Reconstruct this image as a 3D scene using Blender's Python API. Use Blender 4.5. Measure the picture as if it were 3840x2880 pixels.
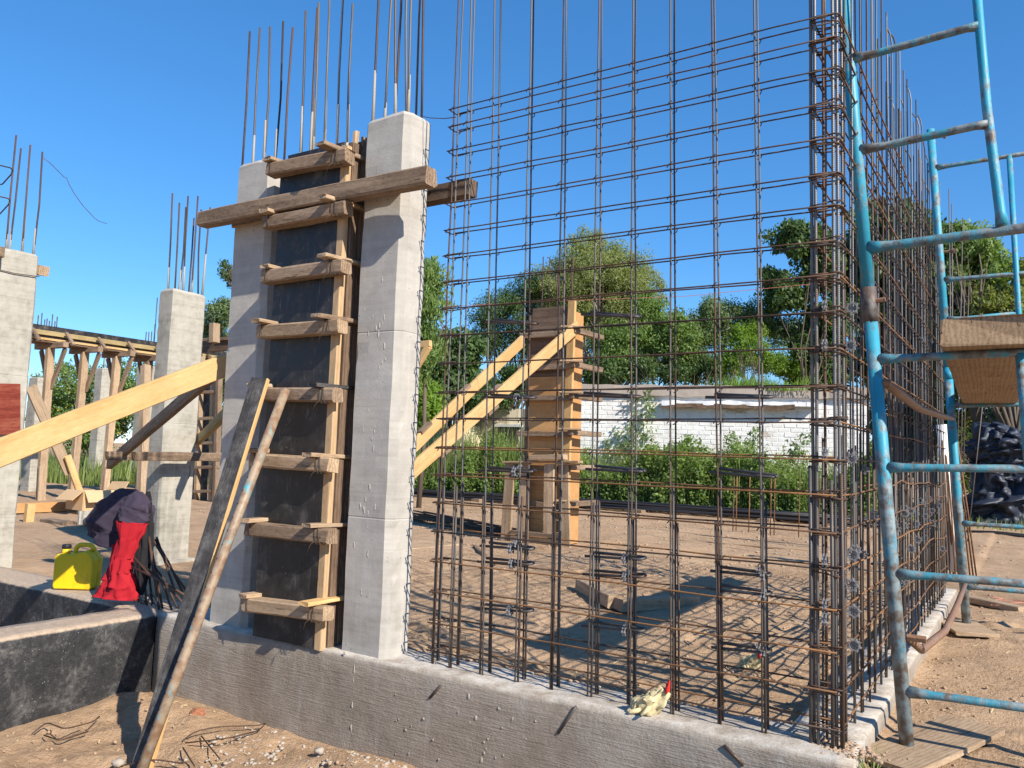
import bpy, bmesh, math, random
import numpy as np
from mathutils import Vector, Matrix, noise as mnoise

random.seed(7)
RNG = np.random.default_rng(11)
for o in list(bpy.data.objects):
    bpy.data.objects.remove(o)
SC = bpy.context.scene
COL = SC.collection

# ------------------------------------------------------------------ camera
cam_data = bpy.data.cameras.new('camera')
cam_data.sensor_width = 36.0
cam_data.lens = 28.4906
cam_data.clip_start = 0.05
cam_data.clip_end = 2000
cam = bpy.data.objects.new('camera', cam_data)
COL.objects.link(cam)
cam.matrix_world = Matrix.Translation((0.7313, -3.8376, 1.7200)) @ Matrix([[0.843952, 0.01957, 0.536061], [0.535401, -0.092233, -0.839547], [0.033013, 0.995545, -0.088318]]).to_4x4()
SC.camera = cam

# ------------------------------------------------------------------ sky, sun, exposure
TO_SUN = Vector((1.35, -0.41, 1.0)).normalized()
SUN_EL = math.asin(TO_SUN.z)
SUN_AZ = math.atan2(TO_SUN.x, TO_SUN.y)
world = bpy.data.worlds.new('World')
SC.world = world
world.use_nodes = True
wn = world.node_tree
wn.nodes.clear()
sky = wn.nodes.new('ShaderNodeTexSky')
sky.sky_type = 'NISHITA'
sky.sun_disc = False
sky.sun_elevation = SUN_EL
sky.sun_rotation = SUN_AZ
sky.altitude = 300
sky.air_density = 1.0
sky.dust_density = 0.0
sky.ozone_density = 10.0
bg = wn.nodes.new('ShaderNodeBackground')
bg.inputs['Strength'].default_value = 0.136
wo = wn.nodes.new('ShaderNodeOutputWorld')
hs = wn.nodes.new('ShaderNodeHueSaturation')
hs.inputs['Saturation'].default_value = 1.18
gm_ = wn.nodes.new('ShaderNodeGamma')
gm_.inputs['Gamma'].default_value = 0.8
wn.links.new(sky.outputs[0], gm_.inputs['Color'])
wn.links.new(gm_.outputs[0], hs.inputs['Color'])
wn.links.new(hs.outputs[0], bg.inputs['Color'])
wn.links.new(bg.outputs[0], wo.inputs['Surface'])

sun_data = bpy.data.lights.new('sun', 'SUN')
sun_data.energy = 4.1
sun_data.angle = math.radians(0.5)
sun_data.color = (1.0, 0.92, 0.79)
sun = bpy.data.objects.new('sun', sun_data)
COL.objects.link(sun)
sun.rotation_euler = TO_SUN.to_track_quat('Z', 'Y').to_euler()
sun.location = (8, -6, 12)

SC.view_settings.view_transform = 'Standard'
SC.view_settings.look = 'None'
SC.view_settings.gamma = 1.0
SC.view_settings.use_curve_mapping = False
SC.view_settings.exposure = 0.96
SC.render.engine = 'CYCLES'

# ------------------------------------------------------------------ node helpers
class NT:
    def __init__(self, name):
        self.m = bpy.data.materials.new(name)
        self.m.use_nodes = True
        self.t = self.m.node_tree
        self.t.nodes.clear()
        self.out = self.t.nodes.new('ShaderNodeOutputMaterial')
    def n(self, typ, ins=None, out=0, **props):
        nd = self.t.nodes.new('ShaderNode' + typ)
        for k_, v in props.items():
            setattr(nd, k_, v)
        for k_, v in (ins or {}).items():
            s = nd.inputs[k_]
            if isinstance(v, bpy.types.NodeSocket):
                self.t.links.new(v, s)
            else:
                s.default_value = v
        return nd.outputs[out] if out is not None else nd
    def coord(self, which='Object'):
        return self.n('TexCoord', out=None).outputs[which]
    def mapping(self, vec, scale=(1, 1, 1), loc=(0, 0, 0)):
        return self.n('Mapping', {'Vector': vec, 'Scale': scale, 'Location': loc})
    def noise(self, vec, scale=5, detail=4, rough=.55, dist=0):
        return self.n('TexNoise', {'Vector': vec, 'Scale': scale, 'Detail': detail, 'Roughness': rough, 'Distortion': dist})
    def voro(self, vec, scale=5, feature='F1', rand=1.0):
        return self.n('TexVoronoi', {'Vector': vec, 'Scale': scale, 'Randomness': rand}, feature=feature)
    def ramp(self, fac, stops, interp='LINEAR'):
        nd = self.t.nodes.new('ShaderNodeValToRGB')
        cr = nd.color_ramp
        cr.interpolation = interp
        while len(cr.elements) < len(stops):
            cr.elements.new(0.5)
        for e, (p, c) in zip(cr.elements, stops):
            e.position = p
            e.color = (c, c, c, 1) if isinstance(c, (int, float)) else (*c, 1)
        self.t.links.new(fac, nd.inputs[0])
        return nd.outputs[0]
    def mix(self, fac, a, b, mode='MIX'):
        nd = self.t.nodes.new('ShaderNodeMix')
        nd.data_type = 'RGBA'
        nd.blend_type = mode
        for i, v in ((0, fac), (6, a), (7, b)):
            if isinstance(v, bpy.types.NodeSocket):
                self.t.links.new(v, nd.inputs[i])
            else:
                nd.inputs[i].default_value = v if i == 0 else (*v, 1) if len(v) == 3 else v
        return nd.outputs[2]
    def math(self, op, a, b=0.0, clamp=False):
        nd = self.t.nodes.new('ShaderNodeMath')
        nd.operation = op
        nd.use_clamp = clamp
        for i, v in ((0, a), (1, b)):
            if isinstance(v, bpy.types.NodeSocket):
                self.t.links.new(v, nd.inputs[i])
            else:
                nd.inputs[i].default_value = v
        return nd.outputs[0]
    def bump(self, h, strength=.3, dist=.01, normal=None):
        ins = {'Height': h, 'Strength': strength, 'Distance': dist}
        if normal is not None:
            ins['Normal'] = normal
        return self.n('Bump', ins)
    def obrand(self):
        return self.n('ObjectInfo', out=None).outputs['Random']
    def finish(self, color, rough=.8, normal=None, metallic=0.0, spec=.3, translucent=None, subsurf=0):
        ins = {'Base Color': color if isinstance(color, bpy.types.NodeSocket) else (*color, 1), 'Roughness': rough, 'Metallic': metallic, 'Specular IOR Level': spec}
        if normal is not None:
            ins['Normal'] = normal
        p = self.n('BsdfPrincipled', ins)
        if translucent:
            tc, tf = translucent
            tr = self.n('BsdfTranslucent', {'Color': tc if isinstance(tc, bpy.types.NodeSocket) else (*tc, 1)})
            p = self.n('MixShader', {0: tf, 1: p, 2: tr})
        self.t.links.new(p, self.out.inputs['Surface'])
        return self.m

M = {}

def wood(name, dark, mid, light, rough=.8, val_var=.35, grain=1.0, crack=.5, stretch=(4.5, 17, 17)):
    t = NT(name)
    c = t.coord()
    r = t.obrand()
    off = t.n('CombineXYZ', {0: t.math('MULTIPLY', r, 37.0), 1: t.math('MULTIPLY', r, 11.0), 2: t.math('MULTIPLY', r, 23.0)})
    v = t.n('VectorMath', {0: c, 1: off}, operation='ADD')
    vs = t.mapping(v, stretch)
    warp = t.noise(t.mapping(v, (2.2, 6, 6)), 1.3, 2)
    g1 = t.n('TexWave', {'Vector': t.mapping(v, (.35, 9, 9)), 'Scale': 1.6 * grain, 'Distortion': 7.0, 'Detail': 3.0, 'Detail Scale': 1.2}, bands_direction='Y')
    g2 = t.noise(vs, 4.0, 6, .65)
    fine = t.noise(t.mapping(v, (7, 60, 60)), 3.0, 4, .6)
    f = t.math('ADD', t.math('MULTIPLY', g1, .16), t.math('ADD', t.math('MULTIPLY', g2, .55), t.math('MULTIPLY', warp, .36)))
    col = t.ramp(f, [(.28, dark), (.5, mid), (.78, light)])
    vv = t.math('ADD', 1.0 - val_var / 2, t.math('MULTIPLY', r, val_var))
    col = t.mix(1.0, col, t.n('CombineColor', {0: vv, 1: vv, 2: vv}), 'MULTIPLY')
    ck = t.ramp(t.noise(t.mapping(v, (2.6, 34, 34)), 2.2, 4, .6, .5), [(.60, 0.0), (.70, 1.0)])
    dk = t.math('MULTIPLY', ck, crack)
    col = t.mix(dk, col, tuple(x * .3 for x in dark))
    stain = t.ramp(t.noise(v, 3.5, 4), [(.52, 0.0), (.72, 1.0)])
    col = t.mix(t.math('MULTIPLY', stain, .35), col, tuple(x * .75 for x in mid))
    h = t.math('SUBTRACT', t.math('ADD', t.math('MULTIPLY', g2, .6), t.math('MULTIPLY', fine, .5)), t.math('MULTIPLY', ck, .8))
    M[name] = t.finish(col, rough, t.bump(h, .32, .005), spec=.2)

wood('old_wood', (.075, .050, .034), (.205, .142, .095), (.35, .255, .18), crack=.85, stretch=(6, 15, 15))
wood('pale_wood', (.18, .12, .075), (.335, .235, .15), (.49, .365, .25), crack=.6, stretch=(6, 15, 15))
wood('new_pine', (.42, .23, .085), (.54, .335, .145), (.62, .43, .215), crack=.08, grain=.7, val_var=.2)
def grey_wood():
    t = NT('grey_wood')
    c = t.coord()
    v = t.mapping(c, (1, 1, 1), (3.1, 1.7, .4))
    bl = t.noise(v, 7, 6, .7)
    gr = t.noise(t.mapping(v, (2.2, 26, 26)), 3.0, 5, .65, 1.2)
    fi = t.noise(t.mapping(v, (14, 60, 60)), 3.0, 4, .7, .6)
    f = t.math('ADD', t.math('MULTIPLY', bl, .55), t.math('ADD', t.math('MULTIPLY', gr, .25), t.math('MULTIPLY', fi, .2)))
    col = t.ramp(f, [(.36, (.014, .013, .014)), (.48, (.038, .036, .037)), (.56, (.085, .08, .078)), (.68, (.21, .20, .19))])
    sp = t.math('MULTIPLY', t.ramp(t.voro(v, 60), [(.08, 1.0), (.16, 0.0)]), t.ramp(t.noise(v, 9, 3), [(.5, 0.0), (.6, 1.0)]))
    col = t.mix(t.math('MULTIPLY', sp, .6), col, (.32, .31, .29))
    M['grey_wood'] = t.finish(col, .75, t.bump(t.math('ADD', gr, fi), .22, .004), spec=.25)
grey_wood()
wood('ply_orange', (.33, .16, .06), (.47, .25, .10), (.58, .34, .15), crack=.12, grain=.5, val_var=.2)
wood('deck_wood', (.20, .125, .07), (.32, .215, .13), (.47, .34, .225), crack=1.0, stretch=(10, 17, 17))
wood('pale_pine', (.30, .19, .10), (.46, .31, .175), (.56, .40, .245), crack=.35)
wood('dark_wood', (.055, .035, .024), (.12, .078, .052), (.20, .14, .10), crack=.5)
wood('greenish_wood', (.20, .15, .07), (.33, .25, .12), (.45, .35, .18), crack=.3)
wood('red_board', (.10, .018, .012), (.20, .035, .022), (.30, .10, .06), crack=.4)

def concrete(name, base, light, dark, pit=.5, streak=.4, scale=1.0):
    t = NT(name)
    c = t.coord()
    big = t.noise(c, 1.6 * scale, 5, .6)
    med = t.noise(c, 9 * scale, 6, .65)
    fine = t.noise(c, 70, 3, .6)
    st = t.noise(t.mapping(c, (9, 9, .7)), 2.0, 5, .6)
    hz = t.noise(t.mapping(c, (.7, .7, 14)), 1.5, 4, .6)
    f = t.math('ADD', t.math('MULTIPLY', big, .45), t.math('ADD', t.math('MULTIPLY', med, .3), t.math('MULTIPLY', hz, .25)))
    col = t.ramp(f, [(.3, dark), (.5, base), (.72, light)])
    sm = t.ramp(st, [(.52, 0.0), (.75, 1.0)])
    col = t.mix(t.math('MULTIPLY', sm, streak), col, light)
    ln = t.ramp(t.noise(t.mapping(c, (.8, .8, 46)), 1.2, 3, .5), [(.63, 0.0), (.70, 1.0)])
    col = t.mix(t.math('MULTIPLY', ln, .30), col, dark)
    sp2 = t.ramp(t.noise(c, 3.3, 6, .72), [(.58, 0.0), (.70, 1.0)])
    col = t.mix(t.math('MULTIPLY', sp2, .35), col, tuple(x * .8 for x in dark))
    pv = t.voro(c, 17, 'F1')
    pits = t.ramp(pv, [(.05, 1.0), (.12, 0.0)])
    gate = t.ramp(t.noise(c, 4.5, 2), [(.5, 0.0), (.6, 1.0)])
    pits = t.math('MULTIPLY', pits, gate)
    col = t.mix(t.math('MULTIPLY', pits, .55), col, tuple(x * .35 for x in dark))
    h = t.math('SUBTRACT', t.math('ADD', t.math('MULTIPLY', med, .5), t.math('MULTIPLY', fine, .25)), t.math('MULTIPLY', pits, pit))
    M[name] = t.finish(col, .88, t.bump(h, .35, .012), spec=.2)

concrete('column_concrete', (.395, .37, .335), (.50, .475, .435), (.26, .24, .212))
concrete('far_concrete', (.36, .335, .285), (.48, .45, .39), (.17, .15, .115), streak=.45, scale=1.6)

def beam_concrete():
    t = NT('beam_concrete')
    c = t.coord()
    big = t.noise(c, 1.3, 5, .6)
    med = t.noise(c, 8, 6, .7)
    gr = t.noise(t.mapping(c, (4, 4, 60)), 1.4, 5, .65, .6)
    col = t.ramp(t.math('ADD', t.math('MULTIPLY', big, .6), t.math('MULTIPLY', med, .4)), [(.32, (.20, .158, .122)), (.5, (.30, .252, .205)), (.68, (.39, .345, .295))])
    wt = t.ramp(t.noise(t.mapping(c, (7, 7, .6)), 1.6, 5, .6), [(.58, 0.0), (.76, 1.0)])
    col = t.mix(t.math('MULTIPLY', wt, .5), col, (.42, .395, .36))
    # white laitance left on the trowelled top
    nz = t.n('SeparateXYZ', {0: t.n('NewGeometry', out=None).outputs['Normal']}, out=2)
    top = t.ramp(nz, [(.45, 0.0), (.8, 1.0)])
    lait = t.ramp(t.noise(c, 9, 6, .75), [(.35, (.30, .245, .19)), (.5, (.45, .405, .35)), (.65, (.54, .50, .45))])
    col = t.mix(top, col, lait)
    blot = t.ramp(t.noise(c, 2.1, 4), [(.52, 0.0), (.66, 1.0)])
    col = t.mix(t.math('MULTIPLY', blot, .45), col, (.19, .145, .11))
    h = t.math('ADD', t.math('MULTIPLY', gr, .8), t.math('ADD', t.math('MULTIPLY', med, .6), t.math('MULTIPLY', t.noise(c, 55, 4, .7), .5)))
    M['beam_concrete'] = t.finish(col, .9, t.bump(h, .6, .018), spec=.2)
beam_concrete()

def tar():
    t = NT('tar_wall')
    c = t.coord()
    n1 = t.noise(c, 5, 6, .7)
    n2 = t.noise(c, 28, 5, .75)
    z = t.n('SeparateXYZ', {0: c}, out=2)
    col = t.ramp(t.math('ADD', t.math('MULTIPLY', n1, .6), t.math('MULTIPLY', n2, .4)), [(.36, (.010, .010, .011)), (.5, (.028, .028, .030)), (.60, (.085, .082, .08)), (.70, (.20, .19, .175))])
    # soil splashed on the foot of the wall: more of it the lower it is
    soilm = t.math('ADD', t.math('MULTIPLY', z, -2.4), t.math('ADD', t.math('MULTIPLY', n2, 1.5), t.math('MULTIPLY', n1, .9)))
    sm = t.ramp(soilm, [(1.0, 0.0), (1.45, 1.0)])
    col = t.mix(sm, col, (.30, .21, .125))
    spk = t.ramp(t.voro(c, 42), [(.06, 1.0), (.13, 0.0)])
    spk = t.math('MULTIPLY', spk, t.ramp(t.noise(c, 6, 3), [(.48, 0.0), (.58, 1.0)]))
    col = t.mix(t.math('MULTIPLY', spk, .8), col, (.45, .43, .40))
    drip = t.ramp(t.noise(t.mapping(c, (16, 16, 1.4)), 2, 4), [(.66, 0.0), (.74, 1.0)])
    col = t.mix(t.math('MULTIPLY', drip, .4), col, (.32, .30, .27))
    nz = t.n('SeparateXYZ', {0: t.n('NewGeometry', out=None).outputs['Normal']}, out=2)
    top = t.ramp(t.math('ADD', nz, t.math('MULTIPLY', n2, .2)), [(.5, 0.0), (.75, 1.0)])
    cap = t.ramp(n2, [(.3, (.30, .22, .155)), (.65, (.46, .36, .27))])
    col = t.mix(top, col, cap)
    M['tar_wall'] = t.finish(col, .7, t.bump(t.math('ADD', n2, t.noise(c, 90, 3)), .5, .012), spec=.35)
tar()

def soil():
    t = NT('soil')
    c = t.coord()
    a = t.noise(c, .35, 5, .6)
    b = t.noise(c, 2.2, 6, .65)
    d = t.noise(c, 14, 6, .7)
    e = t.noise(c, 60, 4, .7)
    f = t.math('ADD', t.math('MULTIPLY', a, .35), t.math('ADD', t.math('MULTIPLY', b, .35), t.math('MULTIPLY', d, .3)))
    col = t.ramp(f, [(.32, (.235, .145, .082)), (.47, (.39, .26, .16)), (.58, (.465, .32, .205)), (.75, (.56, .41, .28))])
    strawm = t.ramp(t.noise(t.mapping(c, (3, 26, 3)), 3, 4, .6, 1.4), [(.64, 0.0), (.72, 1.0)])
    col = t.mix(t.math('MULTIPLY', strawm, .4), col, (.50, .39, .25))
    dk = t.ramp(t.noise(c, 5.5, 5, .7), [(.60, 0.0), (.74, 1.0)])
    col = t.mix(t.math('MULTIPLY', dk, .5), col, (.19, .12, .078))
    cem = t.ramp(t.noise(c, .9, 6, .7, .5), [(.63, 0.0), (.72, 1.0)])
    col = t.mix(t.math('MULTIPLY', cem, .2), col, (.46, .43, .39))
    damp = t.ramp(t.noise(t.mapping(c, (1, 1, 1), (9, 4, 0)), .55, 5, .65), [(.57, 0.0), (.70, 1.0)])
    col = t.mix(t.math('MULTIPLY', damp, .55), col, (.20, .128, .078))
    h = t.math('ADD', t.math('MULTIPLY', b, .8), t.math('ADD', t.math('MULTIPLY', d, .7), t.math('MULTIPLY', e, .35)))
    M['soil'] = t.finish(col, .95, t.bump(h, .8, .05), spec=.1)
soil()

def steel(name, base, rust, amount, rough=.55, metal=.25, rib='Z'):
    t = NT(name)
    c = t.coord()
    r = t.obrand()
    off = t.n('CombineXYZ', {0: t.math('MULTIPLY', r, 37.0), 1: r, 2: t.math('MULTIPLY', r, 23.0)})
    v = t.n('VectorMath', {0: c, 1: off}, operation='ADD')
    n1 = t.noise(v, 2.5, 5, .7)
    n2 = t.noise(v, 30, 4, .7)
    f = t.math('ADD', t.math('MULTIPLY', n1, .7), t.math('MULTIPLY', n2, .3))
    m = t.ramp(t.math('ADD', f, t.math('MULTIPLY', t.math('SUBTRACT', r, .5), .25)), [(max(0, .62 - amount * .5), 0.0), (.85 - amount * .5, 1.0)])
    col = t.mix(m, base, rust)
    vv = t.math('ADD', .75, t.math('MULTIPLY', n2, .5))
    col = t.mix(1.0, col, t.n('CombineColor', {0: vv, 1: vv, 2: vv}), 'MULTIPLY')
    w = t.n('TexWave', {'Vector': t.mapping(c, (10, 10, 40)), 'Scale': .9, 'Distortion': .4}, bands_direction='Z' if rib == 'Z' else 'X')
    M[name] = t.finish(col, rough, t.bump(w, .2, .002), metallic=metal, spec=.4)
steel('rebar_grey', (.125, .122, .12), (.10, .07, .052), .42, rough=.55, metal=.15)
steel('rebar_bright', (.17, .168, .168), (.12, .085, .062), .36, rough=.45, metal=.35)
steel('rebar_dark', (.085, .08, .078), (.10, .06, .038), .35, rough=.5, metal=.35)
steel('rebar_rust', (.045, .033, .028), (.10, .052, .032), .45, rough=.65, metal=.2, rib='X')
steel('rebar_orange', (.115, .062, .034), (.24, .115, .045), .5, rough=.8, metal=.05, rib='X')
steel('rebar_black', (.035, .034, .036), (.07, .05, .04), .2, rough=.5, metal=.3, rib='X')
steel('wire', (.06, .055, .05), (.12, .07, .04), .4)

def flat(name, col, rough=.6, spec=.3, var=.25, scale=8, bump=.2, metallic=0.0, coat=0):
    t = NT(name)
    c = t.coord()
    n1 = t.noise(c, scale, 5, .65)
    vv = t.math('ADD', 1 - var / 2, t.math('MULTIPLY', n1, var))
    cc = t.mix(1.0, col, t.n('CombineColor', {0: vv, 1: vv, 2: vv}), 'MULTIPLY')
    M[name] = t.finish(cc, rough, t.bump(t.noise(c, scale * 5, 3), bump, .004), metallic=metallic, spec=spec)

def film():
    t = NT('black_film')
    c = t.coord()
    n1 = t.noise(c, 6, 6, .7)
    col = t.ramp(n1, [(.38, (.012, .010, .010)), (.55, (.028, .024, .023)), (.68, (.085, .074, .066))])
    sc = t.ramp(t.noise(t.mapping(c, (30, 30, 3)), 2.0, 4, .6, .8), [(.62, 0.0), (.70, 1.0)])
    col = t.mix(t.math('MULTIPLY', sc, .5), col, (.16, .15, .14))
    sp = t.math('MULTIPLY', t.ramp(t.voro(c, 30), [(.05, 1.0), (.10, 0.0)]), t.ramp(t.noise(c, 5, 3), [(.55, 0.0), (.63, 1.0)]))
    col = t.mix(sp, col, (.42, .40, .37))
    M['black_film'] = t.finish(col, t.ramp(n1, [(.3, .35), (.7, .62)]), t.bump(t.noise(c, 20, 4), .2, .004), spec=.4)
film()
flat('spacer_grey', (.20, .20, .21), rough=.6)
flat('pvc_white', (.72, .73, .74), rough=.35)
flat('cardboard', (.50, .34, .19), rough=.85, var=.15)
flat('black_cap', (.015, .015, .015), rough=.5)
flat('navy_cloth', (.040, .030, .050), rough=.85, var=.3, scale=20, bump=.3)
flat('red_cloth', (.34, .008, .016), rough=.85, var=.25, scale=20, bump=.3)
flat('black_cloth', (.014, .013, .015), rough=.9, scale=20)
flat('glove_cream', (.56, .47, .27), rough=.95, var=.9, scale=26, bump=.6)
flat('glove_red', (.60, .03, .02), rough=.85)
flat('tarp', (.022, .028, .045), rough=.5, spec=.35, var=.7, scale=2.2, bump=.3)
flat('mortar', (.33, .295, .25), rough=.95, var=.4, scale=25, bump=.6)
flat('pebble', (.36, .31, .26), rough=.9, var=.5, scale=9)
flat('clod', (.36, .25, .17), rough=.95, var=.5, scale=25, bump=.6)
flat('straw', (.52, .41, .22), rough=.9, var=.5, scale=3)
flat('roof_grey', (.22, .20, .185), rough=.9, var=.4)
flat('red_string', (.60, .22, .16), rough=.7)
flat('rope_grey', (.42, .42, .40), rough=.7)
flat('yellow_frame', (.50, .38, .02), rough=.6)
flat('ledge', (.33, .28, .24), rough=.95, var=.6, scale=4, bump=.5)
flat('fascia_white', (.66, .66, .67), rough=.7, var=.3, scale=3)

def yellow_plastic():
    t = NT('yellow_plastic')
    c = t.coord()
    d = t.ramp(t.noise(t.mapping(c, (1, 1, .5)), 11, 5, .7), [(.55, 0.0), (.75, 1.0)])
    col = t.mix(t.math('MULTIPLY', d, .6), (.76, .50, .008), (.22, .14, .03))
    M['yellow_plastic'] = t.finish(col, .42, t.bump(t.noise(c, 30, 3), .15, .004), spec=.4)
yellow_plastic()

def worn_paint(name, paint, under, rust, amount, lowrust):
    t = NT(name)
    c = t.n('NewGeometry', out=None).outputs['Position']
    n1 = t.noise(t.mapping(c, (1, 1, .55)), 16, 6, .75)
    n2 = t.noise(c, 3.0, 4, .6)
    z = t.n('SeparateXYZ', {0: c}, out=2)
    f = t.math('ADD', t.math('MULTIPLY', n1, .7), t.math('MULTIPLY', n2, .45))
    f = t.math('ADD', f, t.math('MULTIPLY', t.math('SUBTRACT', lowrust[0], z, True), lowrust[1]))
    w = t.ramp(f, [(.69 - amount * .3, 0.0), (.79 - amount * .3, 1.0)])
    und = t.mix(t.ramp(t.noise(c, 22, 4), [(.4, 0.0), (.62, 1.0)]), under, rust)
    pv = t.mix(t.ramp(n2, [(.35, 0.0), (.7, 1.0)]), paint, tuple(min(1, x * 1.35 + .01) for x in paint))
    col = t.mix(w, pv, und)
    M[name] = t.finish(col, .5, t.bump(t.math('SUBTRACT', t.math('MULTIPLY', n1, .4), w), .4, .003), spec=.4)
worn_paint('scaffold_blue', (.022, .245, .36), (.23, .29, .31), (.12, .09, .07), .38, (1.9, .16))
worn_paint('scaffold_worn', (.03, .21, .29), (.20, .235, .245), (.10, .085, .075), .62, (-9, .1))
worn_paint('prop_rust', (.05, .30, .37), (.30, .225, .155), (.21, .125, .075), .87, (-9, .1))
worn_paint('collar_rust', (.075, .05, .04), (.20, .19, .18), (.06, .042, .035), .4, (-9, .1))
worn_paint('pipe_rust', (.20, .105, .06), (.26, .17, .11), (.13, .075, .05), .4, (-9, .1))

def white_brick():
    t = NT('white_brick')
    g = t.n('NewGeometry', out=None).outputs['Position']
    r = t.obrand()
    n1 = t.noise(g, 3, 5, .65)
    n2 = t.noise(g, 25, 4, .7)
    col = t.ramp(n1, [(.3, (.58, .56, .53)), (.55, (.70, .69, .67))])
    pl = t.ramp(t.math('ADD', t.math('MULTIPLY', t.noise(t.mapping(g, (.6, .6, 1.6)), 1.3, 5, .7), .8), t.math('MULTIPLY', n2, .25)), [(.60, 0.0), (.68, 1.0)])
    col = t.mix(t.math('MULTIPLY', pl, .75), col, (.36, .27, .19))
    M['white_brick'] = t.finish(col, .9, t.bump(n2, .4, .02), spec=.15)
white_brick()
flat('bare_brick', (.34, .14, .075), rough=.95, var=.4, scale=10)
flat('cream_wall', (.62, .54, .40), rough=.95, var=.4, scale=2, bump=.5)
flat('dark_opening', (.03, .03, .028), rough=.9)
flat('bark', (.11, .085, .062), rough=.95, var=.6, scale=9, bump=.8)
flat('bark_pale', (.26, .22, .175), rough=.95, var=.5, scale=9, bump=.6)

def leaf(name, a, b, tr=.35, rough=.5):
    t = NT(name)
    g = t.n('NewGeometry', out=None)
    ri = g.outputs['Random Per Island']
    n1 = t.noise(g.outputs['Position'], .9, 3)
    f = t.math('ADD', t.math('MULTIPLY', ri, .55), t.math('MULTIPLY', n1, .5))
    col = t.ramp(f, [(.2, a), (.8, b)])
    tc = t.mix(1.0, col, (1.5, 1.45, .7), 'MULTIPLY')
    M[name] = t.finish(col, rough, spec=.35, translucent=(tc, tr))
leaf('leaf_mesquite', (.15, .19, .07), (.33, .37, .16), tr=.5)
leaf('leaf_dark', (.040, .082, .028), (.125, .195, .065), tr=.42)
leaf('leaf_mid', (.10, .175, .048), (.235, .33, .105), tr=.48)
leaf('leaf_bright', (.13, .24, .03), (.25, .37, .06), tr=.5)
leaf('leaf_olive', (.10, .135, .032), (.22, .25, .07), tr=.45)
leaf('leaf_blue', (.10, .16, .07), (.21, .28, .125), tr=.45)
leaf('grass', (.11, .17, .04), (.27, .32, .11), tr=.45)
leaf('weed', (.11, .185, .045), (.25, .34, .10), tr=.48)
leaf('wall_weed', (.11, .18, .08), (.23, .30, .14), tr=.4)
leaf('flower_yellow', (.45, .30, .01), (.65, .46, .02))

# ------------------------------------------------------------------ mesh helpers
class MB:
    def __init__(self):
        self.v, self.f = [], []
    def add(self, vs, fs):
        o = len(self.v)
        self.v += [tuple(x) for x in vs]
        self.f += [tuple(i + o for i in f) for f in fs]
        return self
    def box(self, lo, hi):
        x0, y0, z0 = lo
        x1, y1, z1 = hi
        return self.add([(x0, y0, z0), (x1, y0, z0), (x1, y1, z0), (x0, y1, z0), (x0, y0, z1), (x1, y0, z1), (x1, y1, z1), (x0, y1, z1)],
                        [(0, 3, 2, 1), (4, 5, 6, 7), (0, 1, 5, 4), (1, 2, 6, 5), (2, 3, 7, 6), (3, 0, 4, 7)])
    def rings(self, rings, cap=True):
        n = len(rings[0])
        vs = [p for r in rings for p in r]
        fs = []
        for i in range(len(rings) - 1):
            for j in range(n):
                a, b = i * n + j, i * n + (j + 1) % n
                fs.append((a, b, b + n, a + n))
        if cap:
            fs.append(tuple(reversed(range(n))))
            fs.append(tuple(range((len(rings) - 1) * n, len(rings) * n)))
        return self.add(vs, fs)
    def tube(self, path, r, n=6, cap=True):
        P = [Vector(p) for p in path]
        R = r if isinstance(r, (list, tuple)) else [r] * len(P)
        d0 = (P[1] - P[0]).normalized()
        u = d0.orthogonal().normalized()
        rings = []
        for i, p in enumerate(P):
            if i == 0: d = P[1] - P[0]
            elif i == len(P) - 1: d = P[-1] - P[-2]
            else: d = (P[i + 1] - P[i]).normalized() + (P[i] - P[i - 1]).normalized()
            d = d.normalized()
            u = (u - d * u.dot(d))
            u = u.normalized() if u.length > 1e-6 else d.orthogonal().normalized()
            w = d.cross(u)
            rings.append([p + (u * math.cos(2 * math.pi * j / n) + w * math.sin(2 * math.pi * j / n)) * R[i] for j in range(n)])
        return self.rings(rings, cap)
    def mesh(self, name, smooth=False):
        me = bpy.data.meshes.new(name)
        me.from_pydata(self.v, [], self.f)
        if smooth:
            me.polygons.foreach_set('use_smooth', [True] * len(me.polygons))
        me.update()
        return me

def tag(o, label=None, cat=None, group=None, kind=None):
    if label: o['label'] = label
    if cat: o['category'] = cat
    if group: o['group'] = group
    if kind: o['kind'] = kind
    return o

WORLD = {}
def link(name, me, mat, parent=None, mw=None):
    o = bpy.data.objects.new(name, me)
    COL.objects.link(o)
    if mat is not None and len(me.materials) == 0:
        me.materials.append(M[mat] if isinstance(mat, str) else mat)
    mw = (mw or Matrix.Identity(4)).copy()
    WORLD[o.name] = mw
    if parent is not None:
        o.parent = parent
        o.matrix_basis = WORLD[parent.name].inverted() @ mw
    else:
        o.matrix_basis = mw
    return o

def thing(name, loc, label, cat, group=None):
    o = bpy.data.objects.new(name, None)
    COL.objects.link(o)
    o.empty_display_size = .2
    o.matrix_basis = Matrix.Translation(loc)
    WORLD[o.name] = Matrix.Translation(loc)
    return tag(o, label, cat, group)

def put(name, mb, mat, parent=None, smooth=False, origin=None):
    """link a world-space MB; the mesh is re-centred on origin"""
    if origin is None:
        a = np.array(mb.v)
        origin = tuple(a.mean(0))
    mb.v = [(x - origin[0], y - origin[1], z - origin[2]) for x, y, z in mb.v]
    return link(name, mb.mesh(name, smooth), mat, parent, Matrix.Translation(origin))

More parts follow.
